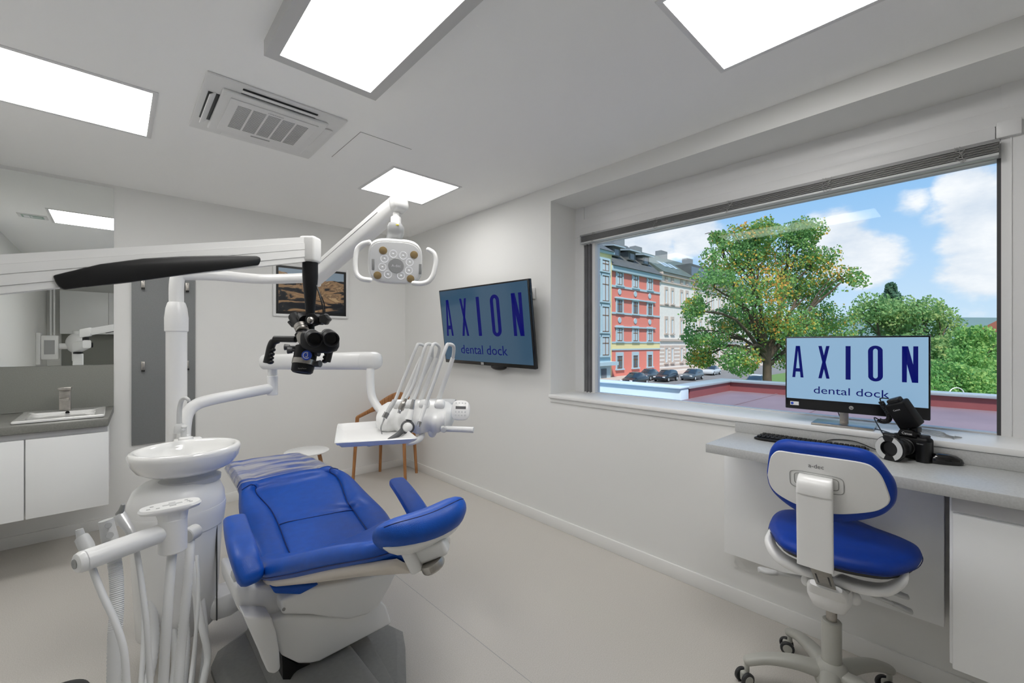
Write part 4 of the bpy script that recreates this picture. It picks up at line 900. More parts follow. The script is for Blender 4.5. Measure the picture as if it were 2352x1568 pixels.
text('lettering', 'A-dec', 'paper', face, c + nf * .0032, ru, uu, .016)
for (a, b) in ((857, 607), (965, 618)):
    c = on_plane(a, b, pf, nf); MB().box(c, (.011, .045, .002), (ru, uu, nf), .001).build('side_window', 'mid_grey', face)
for pts in ([(848, 556), (833, 560), (821, 571), (817, 590), (816, 612), (820, 630), (831, 640), (850, 643)], [(984, 573), (996, 581), (1001, 596), (999, 614), (994, 633), (984, 646), (968, 651), (950, 650)]):
    MB().bar([pd(a, b, 1.80) for a, b in pts], nf, .013, .010, 2.4, 16, 4).build('lamp_handle', 'plastic', lp, 60)

# ------------------------------------------------------------------ delivery unit (doctor's arm)
du = thing('delivery_unit', 'white instrument console on a jointed arm over the dental chair', 'dental console', (1.13, 1.83, 1.03))
m = MB(); m.tube([pd(422, 1010, 2.26), pd(424, 975, 2.26), pd(431, 948, 2.28), pd(449, 930, 2.31), pd(480, 919, 2.36), pd(550, 905, 2.52), pd(625, 891, 2.70)], .031, 20, 5); m.build('lower_arm', 'plastic', du)
m = MB(); m.cyl(pd(626, 907, 2.70), pd(626, 862, 2.70), .031); m.cyl(pd(626, 862, 2.70), pd(626, 845, 2.70), .027); m.build('knuckle', 'plastic', du)
a_, b_ = pd(612, 831, 2.72), pd(868, 828, 2.25); e_ = (b_ - a_).normalized()
m = MB(); m.bar([a_, a_.lerp(b_, .5), b_ - e_ * .09], e_.cross(UP), .042, .048, 2.8, 28, 2); m.build('upper_arm', 'plastic', du, 50)
m = MB(); m.bar([b_ - e_ * .088, b_ - e_ * .05, b_ - e_ * .03], e_.cross(UP), .047, .0475, 2.8, 28, 1); m.build('arm_cap', 'plastic', du, 50)
m = MB(); m.tube([pd(851, 846, 2.25), pd(851, 885, 2.24), pd(855, 912, 2.23), pd(866, 932, 2.21), pd(880, 948, 2.18)], .0205, 18, 5); m.build('down_tube', 'plastic', du)
DC = pd(957, 956, 2.10); tilt = (FW * .9 + UP * .44).normalized(); tup = (UP * .9 - FW * .44).normalized()
ENV = [(-.190, .03, .02), (-.178, .068, .040), (-.155, .090, .050), (-.10, .10, .057), (0, .105, .060), (.10, .10, .058), (.15, .09, .052), (.172, .066, .042), (.184, .03, .02)]
def env(x, c):
    for p, q in zip(ENV, ENV[1:]):
        if p[0] <= x <= q[0]: t = (x - p[0]) / (q[0] - p[0]); return p[c] * (1 - t) + q[c] * t
def flute(x): return max(0, 1 - ((x + .13) % .078 - .039) ** 2 / .026 ** 2) * (1 if -.14 < x < .15 else 0)
m = MB(); XS = sorted(set([e[0] for e in ENV] + [-.178 + .006 * k for k in range(60)])); rows_ = []
for x in XS:
    if x > .184: continue
    rows_.append((DC + RT * x + tilt * (.007 * flute(x)), tilt, tup, env(x, 1) - .007 * flute(x), env(x, 2)))
m.rows(rows_, 2.5, 32); body = m.build('console_body', 'plastic', du, 60)
m = MB(); m.rows([(pd(1000, 928, 2.26) + RT * x, FW, UP, a, .022) for x, a in ((-.13, .05), (-.11, .10), (0, .12), (.08, .11), (.105, .06))], 2.6, 24); m.build('console_deck', 'plastic_grey', du, 60)
for xx in (915, 940, 975, 1010): MB().box(pd(xx, 928, 2.08), (.05, .05, .035), (RT, tilt, tup), .014, 3).build('holder', 'plastic', du)
for (a, b) in (((924, 921), (968, 821)), ((943, 921), (992, 819)), ((964, 921), (1004, 821)), ((1006, 921), (1040, 822))):
    MB().tube([pd(*a, 2.16), pd((a[0] + b[0]) / 2, (a[1] + b[1]) / 2, 2.14), pd(*b, 2.12)], [.0125, .0115, .0105], 14, 3).build('whip_arm', 'plastic', du)
# control pad
kc = pd(1058, 942, 2.02); kn = (CAM - kc).normalized() + UP * .25; kn.normalize(); kr = (RT - kn * RT.dot(kn)).normalized(); ku = kn.cross(kr)
kp = MB().rows([(kc - kn * .024, kr, ku, .034, .036), (kc - kn * .012, kr, ku, .043, .046), (kc, kr, ku, .0435, .048), (kc + kn * .004, kr, ku, .040, .0445)], 3.0, 36).build('touchpad', 'plastic', du, 50)
MB().box(kc + kn * .0042 + ku * .012, (.048, .013, .001), (kr, ku, kn)).build('display', 'print_dark', kp)
for i in range(4):
    for j in range(3):
        MB().box(kc + kn * .0042 + kr * (-.022 + .0145 * i) + ku * ((.034, -.008, -.024)[j]), (.007, .004 if j == 0 else .008, .0014), (kr, ku, kn), .0005).build('button', 'plastic_grey', kp)
m = MB(); m.cyl(pd(1014, 984, 2.03), pd(1088, 987, 2.0), .014); m.build('console_handle', 'plastic', du)
MB().lathe(pd(1020, 986, 2.005), -FW, [(.013, 0), (.013, .012), (.011, .014), (0, .015)], 20).build('handle_button', 'plastic_grey', du)
m = MB(); m.ell(pd(993, 990, 2.05), (.022, .022, .03)); m.build('height_knob', 'plastic', du)
m = MB(); m.tube([pd(966, 978, 2.1), pd(970, 992, 2.08), pd(966, 1006, 2.02), pd(950, 1014, 1.97), pd(936, 1016, 1.95)], .014, 14, 4); m.build('tray_bracket', 'plastic', du)
# tray
TL, TR_, BR_, BL_ = pz(777, 985, 1.03), pz(905, 975, 1.03), pz(958, 1019, 1.03), pz(770, 1030, 1.03)
def tray_pt(u, v): return (TL.lerp(TR_, u)).lerp(BL_.lerp(BR_, u), v)
R = []
for v in (0, .03, .08, .15, .3, .5, .7, .85, .92, .97, 1.0):
    row = []
    for u in (0, .03, .08, .15, .3, .5, .7, .85, .92, .97, 1.0):
        e1 = max(abs(u - .5), abs(v - .5)) * 2; h = .026 * max(0, (e1 - .82) / .18) ** 1.5
        row.append(tray_pt(u, v) + UP * h)
    R.append(row)
t_ = MB(); bm_ = bmesh.new(); G = [[bm_.verts.new(p) for p in r] for r in R]
for i in range(len(G) - 1):
    for j in range(len(G[0]) - 1): bm_.faces.new((G[i][j], G[i][j + 1], G[i + 1][j + 1], G[i + 1][j]))
bmesh.ops.recalc_face_normals(bm_, faces=list(bm_.faces))
ext = bmesh.ops.solidify(bm_, geom=list(bm_.faces), thickness=.005)
merge(t_.bm, bm_); t_.build('tray', 'plastic', du, 40)
m = MB(); c = tray_pt(.62, .55) - UP * .02; m.box(c, (.16, .10, .02), None, .008); m.build('tray_mount', 'plastic_grey', du)

def z6(x, y): return 740 + x / 4.611, 780 + y / 4.611
def hose(t, pts, D0, D1, r, m_, name='hose', seg=10):
    n = len(pts) - 1; return MB().tube([pd(*p, D0 + (D1 - D0) * i / n) for i, p in enumerate(pts)], r, seg, 5).build(name, m_, t)
i1 = thing('air_syringe', 'slim silver air and water syringe, leftmost on the instrument console', 'dental instrument', pd(895, 935, 1.99))
hose(i1, [(968, 821), z6(1082, 90), z6(1060, 55), z6(1020, 50), z6(1000, 75), z6(900, 320), z6(790, 600), z6(755, 680)], 2.12, 1.98, .0075, 'hose_grey')
m = MB(); m.tube([pd(*z6(765, 640), 1.985), pd(*z6(725, 710), 1.97), pd(*z6(690, 770), 1.96)], [.009, .011, .010], 14, 3); m.build('grip', 'plastic_grey', i1)
m = MB(); m.cyl(pd(*z6(690, 770), 1.96), pd(*z6(655, 830), 1.95), .013); m.build('valve', 'steel', i1)
m = MB(); m.tube([pd(*z6(660, 830), 1.95), pd(*z6(645, 870), 1.945), pd(*z6(622, 935), 1.94), pd(*z6(632, 1000), 1.935)], [.006, .0035, .003, .0028], 10, 3); m.build('nozzle', 'steel', i1)
i2 = thing('motor_coupling', 'short silver motor handpiece, second from the left on the console', 'dental instrument', pd(922, 935, 1.99))
hose(i2, [(992, 820), z6(1165, 90), z6(1150, 50), z6(1110, 50), z6(1082, 100), z6(970, 460), z6(880, 640)], 2.12, 1.99, .0078, 'hose_grey')
m = MB(); m.tube([pd(*z6(885, 625), 1.985), pd(*z6(868, 660), 1.98), pd(*z6(855, 680), 1.975), pd(*z6(832, 740), 1.97)], [.008, .009, .0135, .0135], 16, 2); m.build('motor', 'steel_brushed', i2)
m = MB(); m.tube([pd(*z6(832, 738), 1.97), pd(*z6(822, 755), 1.968), pd(*z6(812, 778), 1.965)], [.012, .008, .007], 14, 2); m.build('tip', 'steel', i2)
i3 = thing('curing_handpiece', 'handpiece with a round dark grey head and long grey nozzle over the tray', 'dental instrument', pd(936, 970, 1.95))
hose(i3, [(1004, 822), z6(1240, 100), z6(1225, 58), z6(1185, 45), z6(1152, 105), z6(1030, 480), z6(970, 640)], 2.12, 1.99, .0078, 'hose_grey')
m = MB(); m.tube([pd(*z6(970, 635), 1.985), pd(*z6(945, 735), 1.97)], [.0075, .0125], 16, 1); m.build('coupling', 'steel', i3)
m = MB(); m.tube([pd(*z6(943, 745), 1.968), pd(*z6(930, 790), 1.96), pd(*z6(915, 850), 1.95)], [.0135, .0145, .016], 16, 2); m.build('grip', 'plastic', i3)
hc3 = pd(*z6(905, 925), 1.945); hn = (CAM - hc3).normalized()
m = MB(); m.lathe(hc3 - hn * .02, hn, [(.02, 0), (.030, .006), (.0315, .02), (.029, .03), (.024, .034), (.022, .030)], 28); m.build('head', 'charcoal', i3)
MB().lathe(hc3 + hn * .0, hn, [(.0235, 0), (.0235, .010), (.016, .016), (0, .019)], 28).build('dial', 'plastic', i3)
m = MB(); m.tube([pd(*z6(850, 960), 1.935), pd(*z6(800, 1005), 1.92), pd(*z6(720, 1055), 1.89), pd(*z6(660, 1092), 1.87)], [.014, .0115, .010, .0065], 14, 3); m.build('barrel', 'charcoal', i3)
m = MB(); m.tube([pd(*z6(662, 1091), 1.87), pd(*z6(636, 1108), 1.86)], [.006, .001], 12, 1); m.build('nozzle', 'mid_grey', i3)
i4 = thing('scaler_handpiece', 'slim white scaler handpiece, rightmost on the instrument console', 'dental instrument', pd(972, 945, 1.99))
hose(i4, [(1040, 823), z6(1395, 110), z6(1385, 62), z6(1340, 50), z6(1310, 85), z6(1200, 400), z6(1112, 640)], 2.12, 1.99, .0085, 'hose_grey')
m = MB(); m.tube([pd(*z6(1110, 640), 1.985), pd(*z6(1095, 690), 1.98)], .0095, 14, 1); m.build('coupling', 'plastic', i4)
m = MB(); m.tube([pd(*z6(1093, 695), 1.98), pd(*z6(1060, 790), 1.965), pd(*z6(1035, 868), 1.95)], [.0095, .0095, .0085], 14, 3); m.build('grip', 'plastic', i4)
m = MB(); m.tube([pd(*z6(1035, 866), 1.95), pd(*z6(1028, 890), 1.948), pd(*z6(1020, 920), 1.945)], [.010, .0095, .006], 14, 2); m.build('tip', 'steel', i4)

# ------------------------------------------------------------------ assistant's arm with suction hoses
aa = thing('assistant_arm', 'white horizontal holder bar with a control pad in front of the spittoon tower', 'holder', (.10, 1.89, .75))
A0, A1 = pz(192, 1288, .80), pz(392, 1216, .80); ad = (A1 - A0).normalized()
m = MB(); m.tube([A0, A0.lerp(A1, .5), A1], .031, 28, 1); m.build('holder_bar', 'plastic', aa)
m = MB(); m.lathe(A0, -ad, [(.031, -.002), (.031, .006), (.027, .016), (.02, .020), (0, .0205)], 28); m.build('end_cap', 'plastic', aa)
m = MB(); m.lathe(A0 - ad * .0195, -ad, [(.014, 0), (.014, .003), (.004, .0035), (0, .002)], 20); m.build('end_screw', 'mid_grey', aa)
pc_ = pz(397, 1216, .80)
m = MB(); m.cyl((pc_.x, pc_.y, .725), (pc_.x, pc_.y, .845), .041, seg=32); m.build('post', 'plastic', aa)
cc = pz(392, 1158, .892); m = MB(); m.rows([(V((pc_.x, pc_.y, .842)), V((1, 0, 0)), V((0, 1, 0)), .041, .038), (V((pc_.x, pc_.y, .857)).lerp(cc, .3), V((1, 0, 0)), V((0, 1, 0)), .046, .038), (V((cc.x, cc.y, .876)), V((1, -.0, 0)), V((0, 1, 0)), .082, .044), (V((cc.x, cc.y, .885)), V((1, 0, 0)), V((0, 1, 0)), .087, .047), (V((cc.x, cc.y, .892)), V((1, 0, 0)), V((0, 1, 0)), .082, .043)], 2.6, 40); pad = m.build('control_pad', 'plastic', aa, 50)
m = MB(); m.b(cc.x - .004, cc.x + .014, cc.y - .02, cc.y + .02, .8922, .8932); m.b(cc.x - .022, cc.x + .032, cc.y - .006, cc.y + .006, .8922, .8928); m.build('arrow_key', 'plastic_grey', pad)
for dx, dy in ((-.06, -.012), (-.05, .012), (-.035, -.018), (.045, .018), (.055, -.012), (.05, .002)): MB().b(cc.x + dx - .005, cc.x + dx + .005, cc.y + dy - .003, cc.y + dy + .003, .8922, .8928).build('key', 'print_grey', pad)
kn0 = pd(437, 1226, 1.60); m = MB(); m.cyl(kn0 + FW * .03, kn0 - FW * .02, .0265); m.build('hose_knob', 'plastic_grey', aa)
ENDS = iter([(.085, 2.45, .42), (.115, 2.42, .34), (.15, 2.40, .26), (.185, 2.39, .20), (.22, 2.385, .30), (.255, 2.39, .38), (.29, 2.40, .28)])
def drop(name, label, pts, r, m_, corr=0.0, D0=1.36, D1=1.34):
    end = next(ENDS)
    t = thing(name, label, 'hose', pd(*pts[0], D0)); n = len(pts) - 1
    P = [pd(*p, D0 + (D1 - D0) * i / n) for i, p in enumerate(pts)]; l = P[-1]
    g_ = .03 + r; P += [V((l.x * .9 + end[0] * .1, l.y + .06, .13)), V((l.x * .5 + end[0] * .5, l.y * .5 + end[1] * .5, g_)), V((end[0], end[1] - .10, end[2] * .5)), V(end)]
    if corr:
        Q, _ = spline(P, [0] * len(P), 26); m = MB(); m.tube(Q, [r * (1 + corr * (1 if i % 2 else -1)) for i in range(len(Q))], 16, 1)
    else: m = MB(); m.tube(P, r, 12, 6)
    m.build('hose', m_, t, 60); return t
s1 = drop('saliva_ejector', 'thin suction hose with a small grey valve, at the free end of the holder bar', [(206, 1275), (214, 1310), (236, 1366), (262, 1422), (284, 1490), (291, 1568), (294, 1640)], .0092, 'hose_grey', 0, 1.33, 1.22)
m = MB(); m.tube([pd(182, 1215, 1.34), pd(186, 1231, 1.34), pd(188, 1233, 1.34), pd(198, 1252, 1.335), pd(207, 1276, 1.33)], [.009, .011, .0165, .019, .017], 18, 2); m.build('valve', 'plastic_grey', s1)
m = MB(); m.tube([pd(176, 1240, 1.34), pd(180, 1250, 1.34), pd(186, 1262, 1.335)], .006, 10, 2); m.build('lever', 'plastic_grey', s1)
s2 = drop('suction_hose', 'wide ribbed suction hose hanging from the middle of the holder bar', [(256, 1252), (263, 1290), (268, 1340), (268, 1400), (264, 1460), (262, 1568), (262, 1650)], .0175, 'hose_grey', .055, 1.40, 1.28)
m = MB(); m.tube([pd(243, 1194, 1.41), pd(247, 1212, 1.41), pd(252, 1235, 1.405), pd(257, 1258, 1.40)], [.019, .020, .022, .021], 18, 2); m.build('valve', 'plastic_grey', s2)
m = MB(); m.cyl(pd(249, 1206, 1.392), pd(249, 1206, 1.386), .009); m.cyl(pd(252, 1229, 1.385), pd(252, 1229, 1.379), .010); m.build('finger_dimple', 'print_grey', s2)
s3 = drop('turbine_handpiece', 'silver air handpiece with a pointed tip standing behind the holder bar', [(308, 1232), (318, 1290), (328, 1360), (337, 1440), (345, 1568), (350, 1650)], .0085, 'hose_grey', 0, 1.45, 1.33)
m = MB(); m.tube([pd(272, 1181, 1.47), pd(276, 1186, 1.47), pd(286, 1200, 1.465), pd(297, 1216, 1.46), pd(309, 1240, 1.45)], [.017, .0185, .0165, .0135, .012], 18, 3); m.build('grip', 'satin_silver', s3)
m = MB(); m.tube([pd(274, 1180, 1.47), pd(279, 1170, 1.465), pd(283, 1157, 1.46)], [.011, .008, .0055], 14, 2); m.build('tip', 'mid_grey', s3)
drop('supply_hose', 'thick smooth grey hose running straight down from the control pad post', [(396, 1262), (390, 1330), (384, 1420), (375, 1568), (371, 1650)], .0145, 'hose_grey', 0, 1.50, 1.36)
drop('suction_hose', 'ribbed grey hose hanging from the round knob beside the control pad post', [(437, 1238), (434, 1300), (426, 1390), (416, 1490), (411, 1568), (408, 1650)], .0145, 'hose_grey', .055, 1.60, 1.40)
drop('supply_hose', 'thin white tube hanging just right of the ribbed hose by the tower', [(452, 1275), (456, 1350), (452, 1430), (443, 1520), (437, 1568), (432, 1640)], .006, 'hose_grey', 0, 1.70, 1.46)
drop('supply_hose', 'grey hose bowed out to the right in front of the spittoon tower', [(446, 1290), (448, 1350), (462, 1430), (477, 1500), (470, 1550), (455, 1620)], .0115, 'hose_grey', 0, 1.74, 1.50)

# ------------------------------------------------------------------ foot controls
c = pz(132, 1612, 0); fcn = thing('foot_control', 'dark round foot control at the bottom left edge', 'foot control', (c.x, c.y, 0))
MB().lathe((c.x, c.y, 0), UP, [(0, 0), (.095, 0), (.10, .006), (.092, .022), (.06, .034), (0, .036)], 36).build('disc', 'dark_plastic', fcn)
c = pz(738, 1592, .07); c2 = thing('foot_pedal', 'small black pedal on the grey chair base at the bottom edge', 'pedal', (c.x, c.y, .05))
MB().ell((c.x, c.y, .065), (.045, .03, .022)).build('pad', 'black', c2)

# ------------------------------------------------------------------ microscope on its stand
mi = thing('dental_microscope', 'black binocular microscope hanging from a white swivel arm over the chair', 'microscope', (-.36, 1.1, 0))
DM = 1.55; M = lambda x, y, d=0.0: pd(x, y, DM + d)
E0 = pd(698, 574, 1.57); L0 = pd(0, 632, .99); aD = (E0 - L0).normalized(); L1 = L0 - aD * .04
sdv = aD.cross(UP).normalized()            # towards the camera
if sdv.dot(CAM - E0) < 0: sdv = -sdv
upv = sdv.cross(aD) if sdv.cross(aD).z > 0 else aD.cross(sdv)
m = MB()
def armbar(h0, h1, w_):
    P = []
    for (p, k) in ((L1, 1.0), (E0, 1.0)):
        P.append([p + sdv * w_ + upv * h0 * k, p + sdv * w_ + upv * h1 * k, p - sdv * w_ + upv * h1 * k, p - sdv * w_ + upv * h0 * k])
    return P
for (h0, h1, w_) in ((.022, .043, .030), (.0, .0215, .032), (-.002, .0, .029), (-.026, -.002, .032), (-.043, -.0265, .030)): m.loft(armbar(h0, h1, w_))
m.build('swivel_arm', 'plastic', mi, 30)
m = MB(); m.box(M(713, 574, .02), (.058, .06, .094), (RT, FW, UP), .010, 3); m.build('arm_end', 'plastic', mi)
cov = [(122, 632), (150, 625), (230, 606), (330, 593), (420, 588), (510, 586), (590, 587), (599, 591), (600, 598), (596, 608), (520, 618), (420, 631), (300, 648), (200, 659), (148, 665), (136, 658), (128, 646)]
pp = E0 + sdv * .037
P3 = [on_plane(a, b, pp, sdv) for a, b in cov]
MB().prism(P3, -sdv * .02, .004, 2).build('spring_cover', 'black', mi, 40)
L2 = L1 - aD * .05
MB().box(L2, (.11, .085, .11), (aD, sdv, UP), .012, 3).build('elbow_block', 'plastic', mi)
m = MB(); m.cyl(L2 - UP * .055, L2 - UP * .10, .032); m.build('elbow_joint', 'black', mi)
C0 = V((-.37, 1.10, 1.40)); q = L2 - UP * .15
m = MB(); m.rows([(q + (q - C0).normalized() * .06, (q - C0).cross(UP).normalized(), UP, .04, .05), (q, (q - C0).cross(UP).normalized(), UP, .042, .052), (C0, (q - C0).cross(UP).normalized(), UP, .05, .07), (C0 - (q - C0).normalized() * .06, (q - C0).cross(UP).normalized(), UP, .048, .068)], 6, 24); m.build('base_arm', 'plastic', mi, 40)
MB().cyl(C0 - UP * .068, C0 - UP * .09, .05).build('column_joint', 'black', mi)
m = MB(); m.box((C0.x, C0.y, .70), (.10, .10, 1.22), None, .012, 3); m.build('column', 'plastic', mi)
m = MB(); m.box((C0.x - .05, C0.y, .05), (.52, .52, .08), None, .03, 3); m.build('floor_base', 'plastic_grey', mi)
# stem and optics
sc_ = .001575
m = MB(); m.lathe(M(712.5, 603, .02), -UP, [(.0265, 0), (.0265, .05), (.025, .075), (.019, .135), (.0155, .18), (.0145, .26)], 28); m.build('stem', 'black_soft', mi)
m = MB(); m.tube([M(727, 655, .0), M(738, 690, -.01), M(743, 720, -.01), M(738, 740, -.02), M(722, 748, -.02)], .0028, 8, 4); m.tube([M(726, 658, .0), M(744, 695, .0), M(746, 726, 0)], .0022, 8, 4); m.build('cable', 'black', mi)
m = MB(); m.prism([M(a, b, -.02) for a, b in ((700, 745), (700, 730), (704, 722), (712, 719), (722, 720), (730, 728), (732, 745))], FW * .045, .003); m.build('ball_clamp', 'black_soft', mi)
MB().ell(M(713.5, 735, -.035), (.0125, .0125, .0125)).build('ball', 'steel_brushed', mi)
m = MB()
kc_ = M(746, 733, -.01)
m.loft([[kc_ - FW * h + (RT * math.cos(2 * math.pi * j / 24) + UP * math.sin(2 * math.pi * j / 24)) * r * (1 + .12 * math.cos(5 * 2 * math.pi * j / 24)) for j in range(24)] for r, h in ((.012, -.02), (.018, -.012), (.019, .008), (.015, .014))]); m.cyl(M(728, 738, 0), M(746, 734, 0), .008); m.build('clamp_knob', 'black', mi)
m = MB(); m.cyl(M(676, 726, .05), M(691, 752, .01), .0215); m.tube([M(694, 728, .02), M(700, 736, 0)], [.02, .02], 16, 1); m.build('camera_port', 'black_soft', mi)
m = MB(); m.tube([M(664, 739, .03), M(673, 748, .02)], [.006, .007], 10, 1); m.build('plug', 'black', mi)
m = MB(); m.lathe(M(690, 748, .0), (M(697, 764, -.02) - M(690, 748, 0)).normalized(), [(.012, 0), (.0225, .001), (.0225, .018), (.020, .020), (.0225, .022), (.0225, .03), (.018, .032)], 28); m.build('mount_ring', 'steel_brushed', mi)
m = MB(); m.prism([M(a, b, -.055) for a, b in ((679, 770), (684, 762), (698, 761), (704, 770), (702, 786), (692, 792), (682, 785))], FW * .05, .004); m.build('side_bracket', 'steel_brushed', mi)
m = MB(); m.cyl(M(690, 762, -.02), M(705, 790, -.02), .022); m.build('neck', 'black_soft', mi)
bn = []
for (x, y, d, a, b) in ((695, 780, -.06, .016, .022), (700, 780, -.065, .024, .031), (715, 783, -.075, .026, .036), (735, 787, -.08, .026, .036), (756, 788, -.08, .026, .034), (770, 788, -.075, .022, .028), (776, 788, -.07, .012, .016)):
    bn.append((M(x, y, d), FW, UP, a * 1.1, b))
m = MB(); m.rows(bn, 3, 24); m.build('binocular_head', 'black_soft', mi, 60)
for (x, y, bx_, by_) in ((726, 782, 714, 768), (763, 781, 751, 767)):
    c1 = M(x, y, -.165); c0_ = M(bx_, by_, -.06); ax_ = (c1 - c0_).normalized()
    ep = MB().lathe(c0_, ax_, [(.019, 0), (.0195, .02), (.022, .022), (.022, .045), (.0225, .05), (.025, .07), (.0255, .105), (.024, .108), (.020, .107), (.017, .095), (0, .093)], 32).build('eyepiece', 'black_soft', mi, 35)
    MB().lathe(c0_, ax_, [(.0228, .026), (.0232, .028), (.0232, .040), (.0228, .042)], 32).build('focus_ring', 'charcoal', ep)
ba0, ba1 = M(706, 795, -.03), M(693, 856, -.055); bx = (ba1 - ba0).normalized(); bl_ = (ba1 - ba0).length
m = MB(); m.lathe(ba0, bx, [(.03, 0), (.0375, .004), (.0375, bl_ * .5), (.035, bl_ * .52)], 32); m.build('optics_body', 'black_soft', mi)
MB().lathe(ba0, bx, [(.034, bl_ * .5), (.0385, bl_ * .51), (.0385, bl_ * .70), (.035, bl_ * .71)], 32).build('silver_band', 'steel_brushed', mi)
lens = MB().lathe(ba0, bx, [(.033, bl_ * .70), (.0365, bl_ * .72), (.035, bl_ * .95), (.030, bl_), (.024, bl_), (.022, bl_ * .97), (0, bl_ * .97)], 32).build('objective', 'black_soft', mi)
lg = M(705, 816, -.078); ln = (-FW + RT * .12 + UP * .1).normalized()
mat('logo_blue', (24, 72, 190), .35)
bd = MB().lathe(lg, ln, [(.0165, 0), (.0165, .004), (.015, .0046), (0, .0046)], 32).build('badge', 'logo_blue', mi)
lr = (RT - ln * RT.dot(ln)).normalized(); lu = ln.cross(lr)
m = MB(); m.tube([lg + ln * .005 + lr * (.0105 * math.cos(math.radians(a))) + lu * (.0105 * math.sin(math.radians(a))) for a in range(60, 330, 15)], .0012, 6, 1); m.build('letter', 'paper', bd)
m = MB(); m.tube([lg + ln * .005 + lr * x + lu * y for x, y in ((.0, .006), (.004, .006), (.003, -.003), (.0, -.006), (-.003, -.004))], .0011, 6, 2); m.build('letter', 'paper', bd)
text('lettering', 'VarioFocus', 'print_grey', lens, M(694, 846, -.094), lr, lu, .0062)
m = MB(); m.cyl(M(630, 778, .0), M(680, 779, -.02), .0115); m.build('handle_rod', 'black', mi)
m = MB(); m.tube([M(640, 782, .0), M(628, 785, 0), M(622, 797, 0), M(618, 812, 0), M(614, 833, 0)], [.010, .0135, .0135, .0125, .0145], 16, 4)
for (x, y) in ((623, 803), (621, 813), (619, 822), (619, 831)): m.ell(M(x + 2, y, 0), (.012, .012, .0085))
m.build('hand_grip', 'black', mi, 60)
m = MB(); m.tube([M(757, 803, -.02), M(755, 815, -.02), M(751, 830, -.02)], [.013, .012, .0125], 16, 3)
for (x, y) in ((751, 812), (748, 820), (746, 829)): m.ell(M(x, y, -.02), (.010, .010, .008))
m.build('hand_grip', 'black', mi, 60)
for (a, b, r) in (((660, 804), (672, 804), .013), ((653, 797), (666, 797), .011), ((736, 835), (722, 836), .0125), ((733, 812), (722, 812), .010)):
    kx_ = 1 if b[0] > a[0] else -1; m = MB(); m.cyl(M(*a, -.045), M(*b, -.04), r, r * .8); m.cyl(M(*b, -.04), M(b[0] + 16 * kx_, b[1], -.035), r * .45); m.build('adjusting_knob', 'charcoal', mi)

# ------------------------------------------------------------------ screens
mat('bezel', (10, 10, 12), .25); mat('screen_wall', (20, 28, 36), .12, emit=(70, 108, 138), emit_s=.42); mat('screen_desk', (40, 50, 60), .25, emit=(140, 176, 206), emit_s=.85)
mat('screen_ink', (3, 5, 22), .5, emit=(0, 10, 104), emit_s=.75, spec=.2); mat('screen_ink_wall', (3, 4, 20), .5, emit=(0, 4, 104), emit_s=.7, spec=.2)
def axion(parent, P, nrm, ink):
    """the lettering on the display; P(u, v): u from the left edge, v down from the top edge, 0..1"""
    def poly(pts): return MB().prism([P(u, v) + nrm * .0003 for u, v in pts], nrm * .0004).bm
    def put(polys):
        m = MB()
        for p in polys: merge(m.bm, poly(p))
        m.build('letter', ink, parent)
    T, B = .130, .650
    def band(x0, x1, x2, x3): return [(x0, T), (x1, T), (x2, B), (x3, B)]
    c = .093; put([[(c - .017, T), (c + .004, T), (c - .022, B), (c - .046, B)], [(c - .004, T), (c + .017, T), (c + .046, B), (c + .022, B)], [(c - .017, T), (c + .017, T), (c + .017, T + .06), (c - .017, T + .06)], [(c - .024, .50), (c + .024, .50), (c + .026, .555), (c - .026, .555)]])
    c = .299; put([[(c - .043, T), (c - .017, T), (c + .043, B), (c + .018, B)], [(c + .017, T), (c + .043, T), (c - .017, B), (c - .043, B)]])
    c = .478; put([[(c - .018, T), (c + .018, T), (c + .018, B), (c - .018, B)]])
    c = .667; t, w_ = .0175, .05; ring = []
    oh = .008; hw = w_; O_, I_ = [], []
    for k in range(24):
        q = 2 * math.pi * k / 24; cx_, sx_ = math.cos(q), math.sin(q); vs_ = .085
        vc = (T - oh + vs_) if sx_ > 0 else (B + oh - vs_); O_.append((c + hw * cx_, vc - vs_ * sx_))
        ii = vs_ - .045; I_.append((c + (hw - .034) * cx_, ((T - oh + vs_) if sx_ > 0 else (B + oh - vs_)) - ii * sx_))
    put([[O_[k], O_[(k + 1) % 24], I_[(k + 1) % 24], I_[k]] for k in range(24)])
    c = .889; put([[(c - .05, T), (c - .018, T), (c - .02, B), (c - .05, B)], [(c + .02, T), (c + .05, T), (c + .05, B), (c + .018, B)], [(c - .05, T), (c - .012, T), (c + .05, B), (c + .012, B)]])
def sub(parent, P, nrm, ink, up, right, W_, H_):
    text('lettering', 'dental dock', ink, parent, P(.486, .845) + nrm * .0005, right, up, H_ * .165, .0004, 'CENTER', W_ * .526)

# television on the window wall, tipped forward
tv = thing('television', 'large black television tipped forward on the wall by the corner', 'television', (2.46, 3.0, 1.25))
bl3, br3, tl3, tr3 = V((2.455, 3.634, 1.258)), V((2.455, 2.37, 1.24)), V((2.365, 3.634, 1.974)), V((2.365, 2.367, 1.956))
tr_ = (br3 - bl3).normalized(); tu = (tl3 - bl3).normalized(); tn = tr_.cross(tu).normalized(); tu = tn.cross(tr_)
tW, tH = (br3 - bl3).length, (tl3 - bl3).length
O = tl3; TP = lambda u, v: O + tr_ * (u * tW) - tu * (v * tH)
MB().box(TP(.5, .5) - tn * .018, (tW, tH, .034), (tr_, tu, tn), .004).build('housing', 'bezel', tv)
sc = MB().prism([TP(.012, .018), TP(.988, .018), TP(.988, .955), TP(.012, .955)], tn * .0008).build('screen', 'screen_wall', tv)
SP = lambda u, v: TP(.012 + .976 * u, .018 + .937 * v) + tn * .0008
